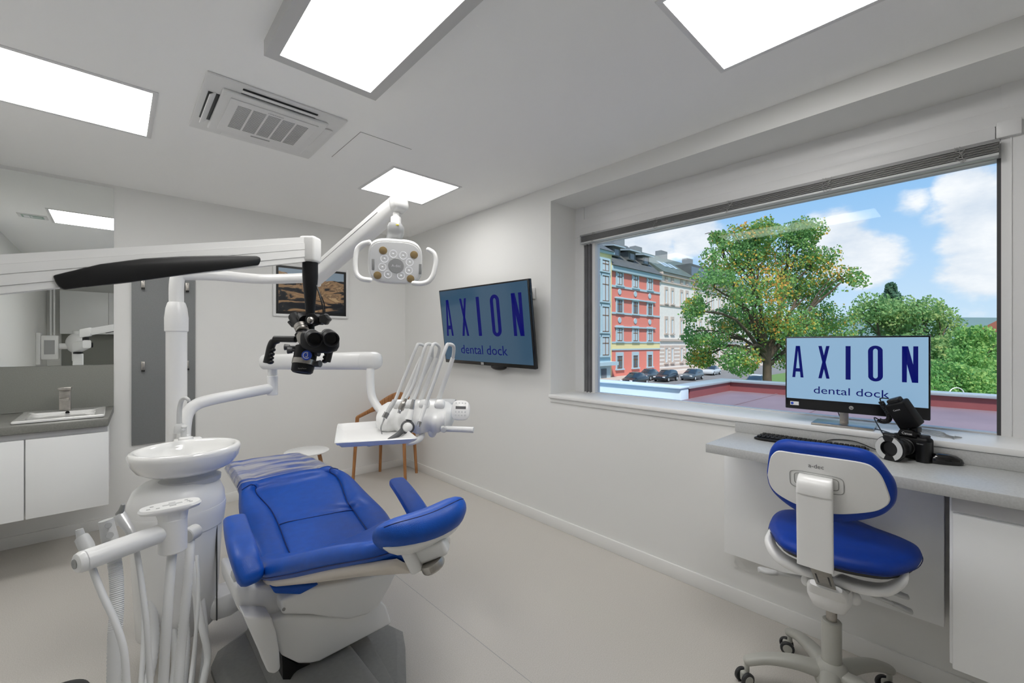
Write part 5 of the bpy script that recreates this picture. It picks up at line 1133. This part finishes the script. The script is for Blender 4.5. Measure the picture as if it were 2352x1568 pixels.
axion(sc, SP, tn, 'screen_ink_wall'); sub(sc, SP, tn, 'screen_ink_wall', tu, tr_, tW, tH)
MB().box(TP(.47, .977) + tn * .0004, (.04, .022, .0015), (tr_, tu, tn)).build('badge', 'print_grey', tv)
m = MB(); m.ell(TP(.62, 1.0) - tn * .03 - tu * .01, (.10, .035, .03), (tr_, tn, tu)); m.build('receiver', 'black', tv)
m = MB(); m.box(TP(.5, .5) - tn * .05, (.3, .3, .04), (tr_, tu, tn)); m.b(2.45, XW - .0015, 2.85, 3.15, 1.5, 1.75); m.build('wall_bracket', 'dark_plastic', tv)
ot = thing('wall_socket', 'white wall socket half hidden by the right edge of the television', 'socket', (XW, 2.50, 1.865))
MB().b(XW - .012, XW, 2.462, 2.545, 1.815, 1.91, .004).build('plate', 'plastic', ot); MB().cyl((XW - .012, 2.50, 1.862), (XW - .014, 2.50, 1.862), .022).build('insert', 'plastic_grey', ot)

# ------------------------------------------------------------------ desk along the window wall
DZ = .96
tag(MB().b(2.115, XW, -1.6, .895, DZ - .042, DZ, .003).build('worktop', 'desk_laminate'), 'long grey laminate desk top along the window wall', 'desk')
tag(MB().b(XW - .018, XW, -1.6, .905, DZ, NZ0 - .028, .002).build('desk_upstand', 'desk_laminate'), 'grey upstand strip between desk and window sill', 'upstand')
tag(MB().b(2.45, XW - .0015, .085, .935, .305, DZ - .043, .002).build('service_panel', 'white_laminate'), 'white wall panel under the desk behind the stool', 'panel')
dc = thing('desk_cabinet', 'white wall hung cabinet under the right end of the desk', 'cabinet', (2.33, -.4, .31))
MB().b(2.17, XW, -1.55, .062, .318, DZ - .043, .002).build('body', 'white_laminate', dc)
MB().b(2.16, 2.171, -1.55, .056, .862, .912, .001).build('grip_rail', 'cabinet_gap', dc)
MB().b(2.148, 2.17, -.70, .054, .312, .855, .003).build('door', 'white_laminate', dc)

# monitor
mo = thing('monitor', 'desktop monitor on the window sill showing big dark blue letters', 'monitor', (2.66, .40, NZ0))
k = 1.04; ml = pd(1803.5, 853.5, 2.17 * k); mr = pd(2137.5, 869.5, 1.80 * k)
mrt = V((mr.x - ml.x, mr.y - ml.y, 0)).normalized(); mn = mrt.cross(UP).normalized()
if mn.dot(CAM - ml) < 0: mn = -mn
mW = V((mr.x - ml.x, mr.y - ml.y, 0)).length; mH = .374; mc = (ml + mr) / 2
MP = lambda u, v: mc + mrt * ((u - .5) * mW) + UP * ((.5 - v) * mH)
MB().box(mc - mn * .02, (mW, .034, mH), (mrt, mn, UP), .004).build('housing', 'bezel', mo)
MB().box(mc - mn * .045 , (mW * .6, .03, mH * .6), (mrt, mn, UP), .02, 3).build('rear_bulge', 'bezel', mo)
VB = .855
ms = MB().prism([MP(.012, .02) - mn * .003, MP(.988, .02) - mn * .003, MP(.988, VB) - mn * .003, MP(.012, VB) - mn * .003], mn * .0008).build('screen', 'screen_desk', mo)
SP2 = lambda u, v: MP(.012 + .976 * u, .02 + (VB - .02) * v) - mn * .0022
axion(ms, SP2, mn, 'screen_ink'); sub(ms, SP2, mn, 'screen_ink', UP, mrt, mW, mH * .84)
lc = MP(.5, .925) - mn * .0028; bd = MB().lathe(lc, mn, [(.009, 0), (.009, .0008), (0, .0009)], 24).build('badge', 'print_grey', mo)
text('lettering', 'hp', 'bezel', bd, lc + mn * .001, mrt, UP, .012)
st_ = MP(.075, .925) - mn * .0028; sk = MB().box(st_, (.038, .001, .019), (mrt, mn, UP)).build('sticker', 'paper', mo)
m = MB(); m.lathe(st_ - mrt * .010 + mn * .0006, mn, [(.0065, 0), (.0065, .0006), (.0035, .0008), (0, .0008)], 20); m.build('sticker_print', 'logo_blue', sk)
m = MB(); m.box(MP(.44, 1.0) - mn * .05 - UP * .03, (.035, .012, .19), (mrt, mn, UP), .003); m.build('stand_neck', 'steel_brushed', mo)
q_ = MP(.44, 1.0) - mn * .03; m = MB(); m.box((q_.x, q_.y, NZ0 + .006), (.24, .16, .010), (mrt, mn, UP), .003); m.build('stand_foot', 'steel_brushed', mo)

# keyboard
kA, kB_, kC, kD = pz(1735, 1005, DZ + .014), pz(1756, 991, DZ + .014), pz(2000, 1026, DZ + .014), pz(1990, 1040, DZ + .014)
kr_ = (kC - kB_).normalized(); kf = V((kr_.y, -kr_.x, 0))
if kf.dot(CAM - kB_) < 0: kf = -kf
kb0 = V((2.495, kB_.y, DZ)); KL = .44
key = thing('keyboard', 'black computer keyboard lying on the desk below the monitor', 'keyboard', (2.44, .55, DZ)); kr_ = V((-.0, -1, 0)); kf = V((-1, 0, 0)); KO = V((2.508, .765, DZ))
MB().box(KO + kr_ * KL / 2 + kf * .063 + UP * .009, (KL, .126, .013), (kr_, kf, UP), .005).build('case', 'black', key)
m = MB()
for r_ in range(6):
    n = 21
    for c in range(n):
        if c in (15, 19) and False: continue
        if r_ == 5 and 4 <= c <= 8: continue
        m.box(KO + kr_ * (.016 + c * .0200 + (.004 if c > 14 else 0) + .004 * (r_ % 2)) + kf * (.014 + r_ * .0192) + UP * .0185, (.0165, .0155, .006), (kr_, kf, UP), .0015, 1)
m.box(KO + kr_ * (.016 + 6 * .02) + kf * (.014 + 5 * .0192) + UP * .0185, (.095, .0155, .006), (kr_, kf, UP), .0015, 1)
m.build('keys', 'black_soft', key)
MB().tube([V((2.50, .50, DZ + .012)), V((2.52, .46, DZ + .03)), V((2.517, .38, DZ + .035)), V((2.515, .30, DZ + .01)), V((2.51, .24, DZ + .004))], .002, 8, 6).build('cable', 'black', key)
# mouse
mo2 = thing('computer_mouse', 'black computer mouse at the right of the desk', 'mouse', (2.485, .07, DZ))
c = pz(2181, 1066, DZ) - V((.0, -.012, 0)); a = math.radians(25); ax1 = V((math.sin(a), -math.cos(a), 0)); ax2 = V((math.cos(a), math.sin(a), 0))
MB().rows([(c + UP * .001, ax1, ax2, .054, .028), (c + UP * .010, ax1, ax2, .056, .031), (c + UP * .024 - ax1 * .002, ax1, ax2, .052, .030), (c + UP * .036 - ax1 * .006, ax1, ax2, .038, .022), (c + UP * .041 - ax1 * .008, ax1, ax2, .018, .010)], 2.4, 32).build('shell', 'black_gloss', mo2, 60)
MB().tube([c - ax1 * .054 + UP * .008, c - ax1 * .065 + V((.012, -.004, .004)), V((2.514, .15, DZ + .004)), V((2.515, .22, DZ + .004))], .0018, 8, 5).build('cable', 'black', mo2)

# ------------------------------------------------------------------ camera with ring flash
dsl = thing('camera', 'black camera with a white ring flash standing on the desk', 'camera', (2.45, .20, DZ))
DD = 1.88; Q = lambda x, y, d=0.0: pd(x, y, DD + d)
def z4(x, y): return 1960 + x / 7.84, 890 + y / 7.84
bc_ = pz(2095, 1055, DZ); dv_ = (CAM - bc_); dv_.z = 0; dv_.normalize(); pr_ = UP.cross(dv_)      # towards the viewpoint, and to its right
lax = (dv_ * .87 - pr_ * .49).normalized(); side = UP.cross(lax)      # the lens axis
bdc = V((bc_.x, bc_.y, DZ + .050)) - dv_ * .022
MB().box(bdc, (.135, .045, .098), (side, lax, UP), .014, 4).build('body', 'black_soft', dsl)
MB().rows([(bdc + side * .052 + lax * .022 + UP * z, side, lax, .022, .022) for z in (-.048, -.03, .02, .034)], 3, 20).build('grip', 'black', dsl, 50)
m = MB(); m.prism([bdc + side * x + lax * -.018 + UP * z for x, z in ((-.042, .045), (.03, .045), (.018, .074), (-.028, .074))], lax * .05, .006); m.build('prism_hump', 'black_soft', dsl)
lc0 = bdc + lax * .02 - side * .008
ln_ = MB().lathe(lc0, lax, [(.036, 0), (.036, .012), (.033, .014), (.034, .045), (.032, .05), (.033, .075), (.030, .10)], 36).build('lens', 'black', dsl)
MB().lathe(lc0, lax, [(.0345, .02), (.0352, .021), (.0352, .040), (.0345, .041)], 36).build('zoom_ring', 'dark_plastic', ln_)
rg0 = lc0 + lax * .085; ux = UP
fl = MB().lathe(rg0, lax, [(.030, 0), (.050, .002), (.0535, .008), (.0535, .022), (.050, .026), (.030, .026), (.027, .020), (.026, .0)], 48).build('ring_flash', 'black', dsl)
for (a0, a1) in ((-62, 68), (118, 248)):
    m = MB(); sdr = side
    def arc(r, h): return [rg0 + lax * h + (sdr * math.cos(math.radians(a0 + (a1 - a0) * j / 20)) + UP * math.sin(math.radians(a0 + (a1 - a0) * j / 20))) * r for j in range(21)]
    A_, B_ = arc(.0315, .0275), arc(.0500, .0275)
    for j in range(20): m.prism([A_[j], A_[j + 1], B_[j + 1], B_[j]], -lax * .004)
    m.build('flash_tube', 'plastic_grey', fl)
MB().lathe(rg0 + lax * .004, lax, [(.026, 0), (.017, -.010), (.012, -.028), (.006, -.030), (0, -.0295)], 32).build('front_glass', 'black_gloss', ln_)
MB().box(rg0 + lax * .013 + UP * .055, (.052, .022, .018), (side, lax, UP), .005).build('release_block', 'black', fl)
text('lettering', 'MACRO RING LITE', 'print_grey', fl, rg0 + lax * .0243 + UP * .056, side if side.cross(UP).dot(lax) > 0 else -side, UP, .0042)
tr2 = side if side.cross(UP).dot(lax) > 0 else -side
text('lettering', 'Canon', 'paper', dsl, bdc + lax * .033 + UP * .058, tr2, UP, .014)
text('lettering', 'EOS 80D', 'print_grey', dsl, bdc + side * .052 + lax * .0448 + UP * .026, tr2, UP, .006)
MB().lathe(bdc + side * .045 + UP * .048, UP, [(.017, 0), (.017, .009), (.015, .011), (0, .011)], 28).build('mode_dial', 'dark_plastic', dsl)
# flash controller on the hot shoe, tipped
fc0 = bdc + UP * .072 + side * .012; tu_ = (UP * .86 - pr_ * .46 + dv_ * .10).normalized(); tf = (lax - tu_ * lax.dot(tu_)).normalized(); ts = tu_.cross(tf)
m = MB(); m.box(fc0 + UP * .004, (.03, .03, .022), (side, lax, UP), .003); m.build('hot_shoe', 'black', dsl)
con = MB().box(fc0 + tu_ * .075, (.075, .055, .115), (ts, tf, tu_), .008, 3).build('flash_controller', 'black_soft', dsl)
MB().box(fc0 + tu_ * .138 - ts * .0, (.05, .035, .022), (ts, tf, tu_), .007, 3).build('cable_head', 'black', dsl)
text('lettering', 'Canon', 'paper', con, fc0 + tu_ * .104 + tf * .0278, ts if ts.cross(tu_).dot(tf) > 0 else -ts, tu_, .010)
path = [fc0 + tu_ * .145 - tr2 * .02, fc0 + tu_ * .140 - tr2 * .055 , fc0 + tu_ * .105 - tr2 * .062, fc0 + tu_ * .06 - tr2 * .065, fc0 + tu_ * .03 - tr2 * .085, fc0 + tu_ * .02 - tr2 * .115, fc0 + tu_ * .035 - tr2 * .125 + lax * .02, rg0 + lax * .01 - tr2 * .03 + UP * .052]
PP, _ = spline(path, [0] * len(path), 24); m = MB(); m.tube([p for p in PP], .0025, 8, 1)
coil = []
for i, p in enumerate(PP[36:130]):
    t = (PP[36 + i + 1] - PP[36 + i - 1]).normalized(); a = t.orthogonal().normalized(); b = t.cross(a)
    for s_ in range(3): q = (i * 3 + s_) * .62; coil.append(p + (a * math.cos(q) + b * math.sin(q)) * .0085)
m.tube(coil, .0026, 6, 1); m.build('coiled_cable', 'black', dsl, 60)

# cables on the sill
tag(MB().tube([V((2.70, .48, 1.12)), V((2.69, .46, 1.07)), V((2.66, .42, NZ0 + .004)), V((2.62, .33, NZ0 + .004)), V((2.56, .27, NZ0 + .004)), V((2.53, .262, NZ0 + .003)), V((2.512, .27, 1.02)), V((2.512, .262, .985))], .0022, 8, 6).build('monitor_cable', 'black'), 'thin black cable looping from the monitor over the sill edge', 'cable')
m = MB()
for k in range(5): m.tube([V((2.60 + .012 * k, .22 - .004 * k, NZ0 + .004 + .003 * k)), V((2.63 + .01 * k, .16, NZ0 + .006 + .003 * k)), V((2.60 + .012 * k, .10, NZ0 + .005 + .003 * k)), V((2.64, .04 + .01 * k, NZ0 + .004)), V((2.66 - .02 * k, .06, NZ0 + .004))], .0018, 6, 5)
tag(m.build('white_cable', 'mid_grey'), 'pale cable coiled on the sill behind the camera', 'cable')

# ------------------------------------------------------------------ stool
so = thing('stool', 'blue and white saddle stool with a backrest pulled up to the desk', 'stool', (2.10, .39, 0))
hx, hy = 2.10, .39; H0 = V((hx, hy, 0))
ang0 = math.atan2(.614 - hy - .0, 2.347 - hx)
m = MB(); m.lathe(H0, UP, [(.02, .085), (.055, .09), (.062, .12), (.052, .165), (.036, .185)], 32)
bs = m.build('hub', 'stool_grey', so)
for k in range(5):
    a = ang0 + k * 2 * math.pi / 5; d = V((math.cos(a), math.sin(a), 0)); s_ = V((-d.y, d.x, 0))
    MB().bar([H0 + d * .03 + UP * .135, H0 + d * .12 + UP * .142, H0 + d * .22 + UP * .128, H0 + d * .295 + UP * .098], s_, [.034, .030, .026, .024], [.030, .024, .019, .018], 2.6, 20, 5).build('leg', 'stool_grey', so, 60)
    cp = H0 + d * .298; q = math.radians((20, 60, 75, 10, 40)[k]); w1 = V((math.cos(q), math.sin(q), 0)); cc_ = cp + V((-w1.y, w1.x, 0)) * .012
    cst = MB(); cst.cyl(cp + UP * .05, cp + UP * .088, .010); cst.box(cc_ + UP * .035, (.022, .034, .04), (w1, V((-w1.y, w1.x, 0)), UP), .008, 3); cst = cst.build('caster', 'stool_grey', so)
    for s2 in (-1, 1):
        wl = MB().cyl(cc_ + w1 * (.012 * s2) + UP * .029, cc_ + w1 * (.027 * s2) + UP * .029, .029, seg=24).build('wheel', 'dark_plastic', cst)
        MB().cyl(cc_ + w1 * (.0265 * s2) + UP * .029, cc_ + w1 * (.0285 * s2) + UP * .029, .019, seg=20).build('wheel_cap', 'stool_grey', cst)
MB().cyl((hx, hy, .165), (hx, hy, .345), .0335, seg=32).build('column_sleeve', 'stool_grey', so)
MB().cyl((hx, hy, .34), (hx, hy, .46), .0185, seg=24).build('gas_spring', 'steel_brushed', so)
F_ = V((1, .04, 0)).normalized(); S_ = V((-F_.y, F_.x, 0))       # forward (to the desk), left
mb0 = H0 - F_ * .05
m = MB(); m.rows([(H0 - F_ * .03 + UP * z, S_, F_, w_, d_) for z, w_, d_ in ((.405, .030, .03), (.42, .055, .055), (.46, .072, .068), (.49, .072, .07), (.505, .066, .064))], 4, 28); m.build('mechanism', 'plastic', so, 45)
for q_ in ((.078, .485), (-.078, .475)): MB().ell(H0 - F_ * .03 + S_ * q_[0] + UP * q_[1], (.026, .019, .023)).build('lever_boss', 'plastic', so)
# levers
for (p0, p1, c1) in ((Q_ for Q_ in (( (1862, 1330), (1800, 1318), (1760, 1311)), ((1970, 1352), (2035, 1378), (2075, 1396)), ((2010, 1345), (2040, 1352), (2066, 1364))))):
    D0 = 1.66 if c1[0] > 1900 else 1.78
    m = MB(); m.tube([pd(*p0, D0), pd(*c1, D0)], [.008, .0075], 12, 1)
    cv = pd(*c1, D0); dr = (pd(*c1, D0) - pd(*p0, D0)).normalized(); sd2 = dr.cross(UP).normalized()
    m.rows([(cv + dr * x, sd2, UP, w_, .010) for x, w_ in ((-.045, .009), (-.03, .016), (-.015, .022), (0, .024), (.016, .022), (.03, .012), (.034, .004))], 2.3, 18); m.build('lever', 'plastic_grey', so, 60)
# seat carrier and cushion
SZ = .640
seat_px = [(1763, 1209), (1769, 1191), (1785, 1178), (1809, 1174), (1850, 1178), (1905, 1186), (1965, 1200), (2017, 1221), (2076, 1243), (2106, 1257), (2121, 1272), (2119, 1288), (2102, 1303), (2052, 1316), (1995, 1311), (1921, 1296), (1834, 1268), (1788, 1246)]
sP = [pz(a, b, SZ) for a, b in seat_px]; sP, _ = spline(sP + [sP[0]], [0] * (len(sP) + 1), 3); sP = sP[:-1]
sC = sum(sP, V()) / len(sP)
def plan(sx, sy, sz, dz, dx=0.0): return [sC + (p - sC) * (sx * .985) + UP * (dz - .022) for p in sP]
sc0 = sC
m = MB(); m.loft([plan(.88, .88, 1, -.002), plan(.975, .99, 1, .004), plan(1.0, 1.0, 1, .020), plan(.975, .98, 1, .036), plan(.88, .88, 1, .046), plan(.6, .62, 1, .050), plan(.25, .25, 1, .048)]); cu_ = m.build('seat', 'blue_stool', so, 60)
m = MB(); m.tube(plan(1.003, 1.003, 1, .012) + [plan(1.003, 1.003, 1, .012)[0]], .0014, 6, 1); m.build('seam', 'seam', cu_)
m = MB(); m.loft([plan(.5, .5, 1, -.012), plan(.93, .93, 1, -.012), plan(.95, .95, 1, .002), plan(.5, .5, 1, .002)]); m.build('seat_pan', 'dark_plastic', so, 45)
m = MB(); P = plan(1, 1, 1, 0); low = []
for s2 in (-1, 1):
    m.bar([H0 - F_ * .03 + S_ * (.03 * s2) + UP * .528, H0 - F_ * .05 + S_ * (.10 * s2) + UP * .536, H0 - F_ * .055 + S_ * (.165 * s2) + UP * .556, H0 - F_ * .03 + S_ * (.205 * s2) + UP * .590, H0 + F_ * .03 + S_ * (.215 * s2) + UP * .615], F_, [.034, .036, .036, .032, .024], [.018, .018, .017, .014, .009], 3.4, 18, 5)
m.build('seat_carrier', 'plastic', so, 60)
# backrest
BP = H0 - F_ * .285 + UP * .967      # middle of the backrest
bup = (UP * .985 - F_ * .17).normalized(); bnn = S_.cross(bup); 
if bnn.dot(F_) > 0: bnn = -bnn      # away from the sitter
Z6 = lambda x, y: (1740 + x / 5.0575, 990 + y / 5.0575)
def back_outline(lst):
    P = [on_plane(*Z6(x, y), BP, bnn) for x, y in lst]; P, _ = spline(P + [P[0]], [0] * (len(P) + 1), 3)
    return [((p - BP).dot(S_), (p - BP).dot(bup)) for p in P[:-1]]
OUT = back_outline([(98, 480), (125, 270), (165, 180), (230, 130), (330, 115), (450, 130), (700, 155), (1000, 195), (1200, 232), (1330, 290), (1430, 385), (1520, 510), (1585, 610), (1615, 720), (1608, 830), (1560, 910), (1470, 980), (1350, 1022), (1200, 1047), (1050, 1062), (900, 1062), (750, 1042), (600, 1000), (460, 935), (330, 852), (220, 762), (150, 680), (110, 590)])
INN = back_outline([(122, 500), (150, 320), (190, 250), (255, 215), (400, 232), (700, 270), (1050, 320), (1250, 360), (1350, 410), (1440, 510), (1500, 640), (1540, 760), (1535, 815), (1500, 860), (1400, 912), (1250, 935), (1050, 946), (900, 942), (700, 915), (460, 832), (330, 770), (220, 700), (150, 612)])
def bring(k, ky, n_, bend=.28, o=None): return [BP + S_ * (x * k) + bup * (y * ky) - bnn * (bend * (x * k) ** 2) + bnn * n_ for x, y in (o or OUT)]
m = MB(); m.loft([bring(.90, .84, .012), bring(.97, .95, .008), bring(1.0, 1.0, -.006), bring(1.0, 1.0, -.022), bring(.95, .92, -.042), bring(.75, .7, -.054), bring(.3, .3, -.058)]); bk2 = m.build('backrest', 'blue_stool', so, 60)
m = MB(); m.loft([bring(.99, .99, .004, .28, INN), bring(1.0, 1.0, .013, .28, INN), bring(.985, .98, .0165, .28, INN), bring(.5, .5, .021, .28, INN), bring(.1, .1, .022, .28, INN)]); sh = m.build('back_shell', 'plastic', so, 45)
tz = -S_ if (-S_).cross(bup).dot(bnn) > 0 else S_
text('lettering', 'a-dec', 'print_dark', sh, on_plane(1877, 1066, BP, bnn) + bnn * .0215, tz, bup, .021)
def frame_ring(hw, hh, off): return [BP + tz * (hw * math.copysign(abs(math.cos(q)) ** .35, math.cos(q))) + bup * (off + hh * math.copysign(abs(math.sin(q)) ** .35, math.sin(q))) + bnn * .0208 for q in [2 * math.pi * j / 40 for j in range(41)]]
m = MB(); m.tube(frame_ring(.078, .032, .002), .0011, 6, 1); m.build('groove', 'mid_grey', sh)
m = MB(); m.tube(frame_ring(.064, .022, .004), .0013, 6, 1); m.build('groove', 'mid_grey', sh)
tzo = tz * -.0
m = MB(); m.rows([(BP + bup * z + bnn * n_, tz, bnn, w_, t_) for z, n_, w_, t_ in ((.026, .016, .048, .006), (.022, .030, .050, .014), (.004, .046, .052, .018), (-.03, .052, .053, .014))], 5, 24); m.build('back_bracket', 'plastic', so, 45)
B0 = BP + bup * -.025 + bnn * .052
lowp = H0 - F_ * .20 + UP * .60
m = MB(); rws2 = []
for t in (0, .3, .7, 1): p = B0.lerp(V((B0.x, B0.y, .672)) + F_ * .012, t); rws2.append((p, tz, bnn, .053, .009))
m.rows(rws2, 6, 24); m.build('back_bar', 'plastic', so, 45)
P0 = V((B0.x, B0.y, .70)) + F_ * .03; P1 = H0 - F_ * .10 + UP * .508
pl = (P1 - P0).normalized(); pnv = tz.cross(pl)
if pnv.dot(CAM - P0) < 0: pnv = -pnv
gp = MB().box((P0 + P1) / 2, (.062, (P1 - P0).length, .006), (tz, pl, pnv), .001).build('slide_plate', 'steel_brushed', so)
for s2 in (-1, 1): MB().box((P0 + P1) / 2 + tz * (.019 * s2) + pl * .045 + pnv * .0025, (.006, .085, .002), (tz, pl, pnv), .0008).build('slot', 'dark_plastic', gp)
m = MB(); m.rows([(P1 + pl * x, tz, pnv, w_, t_) for x, w_, t_ in ((-.03, .05, .012), (0, .062, .02), (.06, .066, .03), (.10, .06, .03))], 4, 24); m.build('lower_housing', 'plastic', so, 45)

# ------------------------------------------------------------------ oak chair in the corner and white side table
wc = thing('oak_chair', 'oak armchair with a curved backrest in the room corner', 'chair', (2.18, 4.27, 0))
f1, f2, f3, f4 = V((2.193, 4.57, 0)), V((2.47, 4.245, 0)), V((1.80, 4.37, 0)), V((2.19, 3.985, 0))
cen = (f1 + f2 + f3 + f4) / 4
def wleg(foot, top, r=.019): return MB().tube([foot, top], [r * .8, r], 16, 1).build('leg', 'oak', wc)
def top_of(f, z, k=.80): p = cen + (f - cen) * k; return V((p.x, p.y, z))
t1 = top_of(f1, .70); t2 = top_of(f2, .70, .85); t3 = top_of(f3, .68, .88); t4 = top_of(f4, .68, .88)
for f, t in ((f1, t1), (f2, t2), (f3, t3), (f4, t4)): wleg(f, t)
m = MB(); fwd = ((f3 + f4) / 2 - (f1 + f2) / 2).normalized(); sdw = V((-fwd.y, fwd.x, 0)); sq = cen + UP * .46
m.rows([(sq + UP * z, sdw, fwd, w_, w2) for z, w_, w2 in ((-.02, .20, .20), (-.012, .225, .22), (.0, .23, .225), (.012, .22, .215))], 3.5, 32); m.build('seat', 'oak', wc)
a0_, a1_ = t3, t4; bkc = (t1 + t2) / 2 - fwd * .05
m = MB(); pts = [t3 + UP * .0, t3.lerp(t1, .5) + UP * .03 - sdw * 0, t1 + UP * .06, bkc + UP * .12, t2 + UP * .06, t2.lerp(t4, .5) + UP * .03, t4]
m.bar(pts, UP, [.016, .022, .05, .085, .05, .022, .016], [.014, .012, .010, .010, .010, .012, .014], 3, 16, 6); m.build('backrest', 'oak', wc, 60)
stb = thing('side_table', 'small round white side table with oak legs behind the footrest', 'table', (1.26, 4.09, 0))
c = pz(705, 1036, .48); c = V((c.x, c.y, 0))
MB().lathe(c, UP, [(0, .463), (.14, .465), (.18, .474), (.185, .482), (.178, .487), (0, .487)], 48).build('table_top', 'white_laminate', stb)
for k in range(3):
    a = math.radians(-32 + 120 * k); MB().tube([c + V((math.cos(a), math.sin(a), 0)) * .20, c + V((math.cos(a), math.sin(a), 0)) * .10 + UP * .466], [.013, .017], 14, 1).build('leg', 'oak', stb)
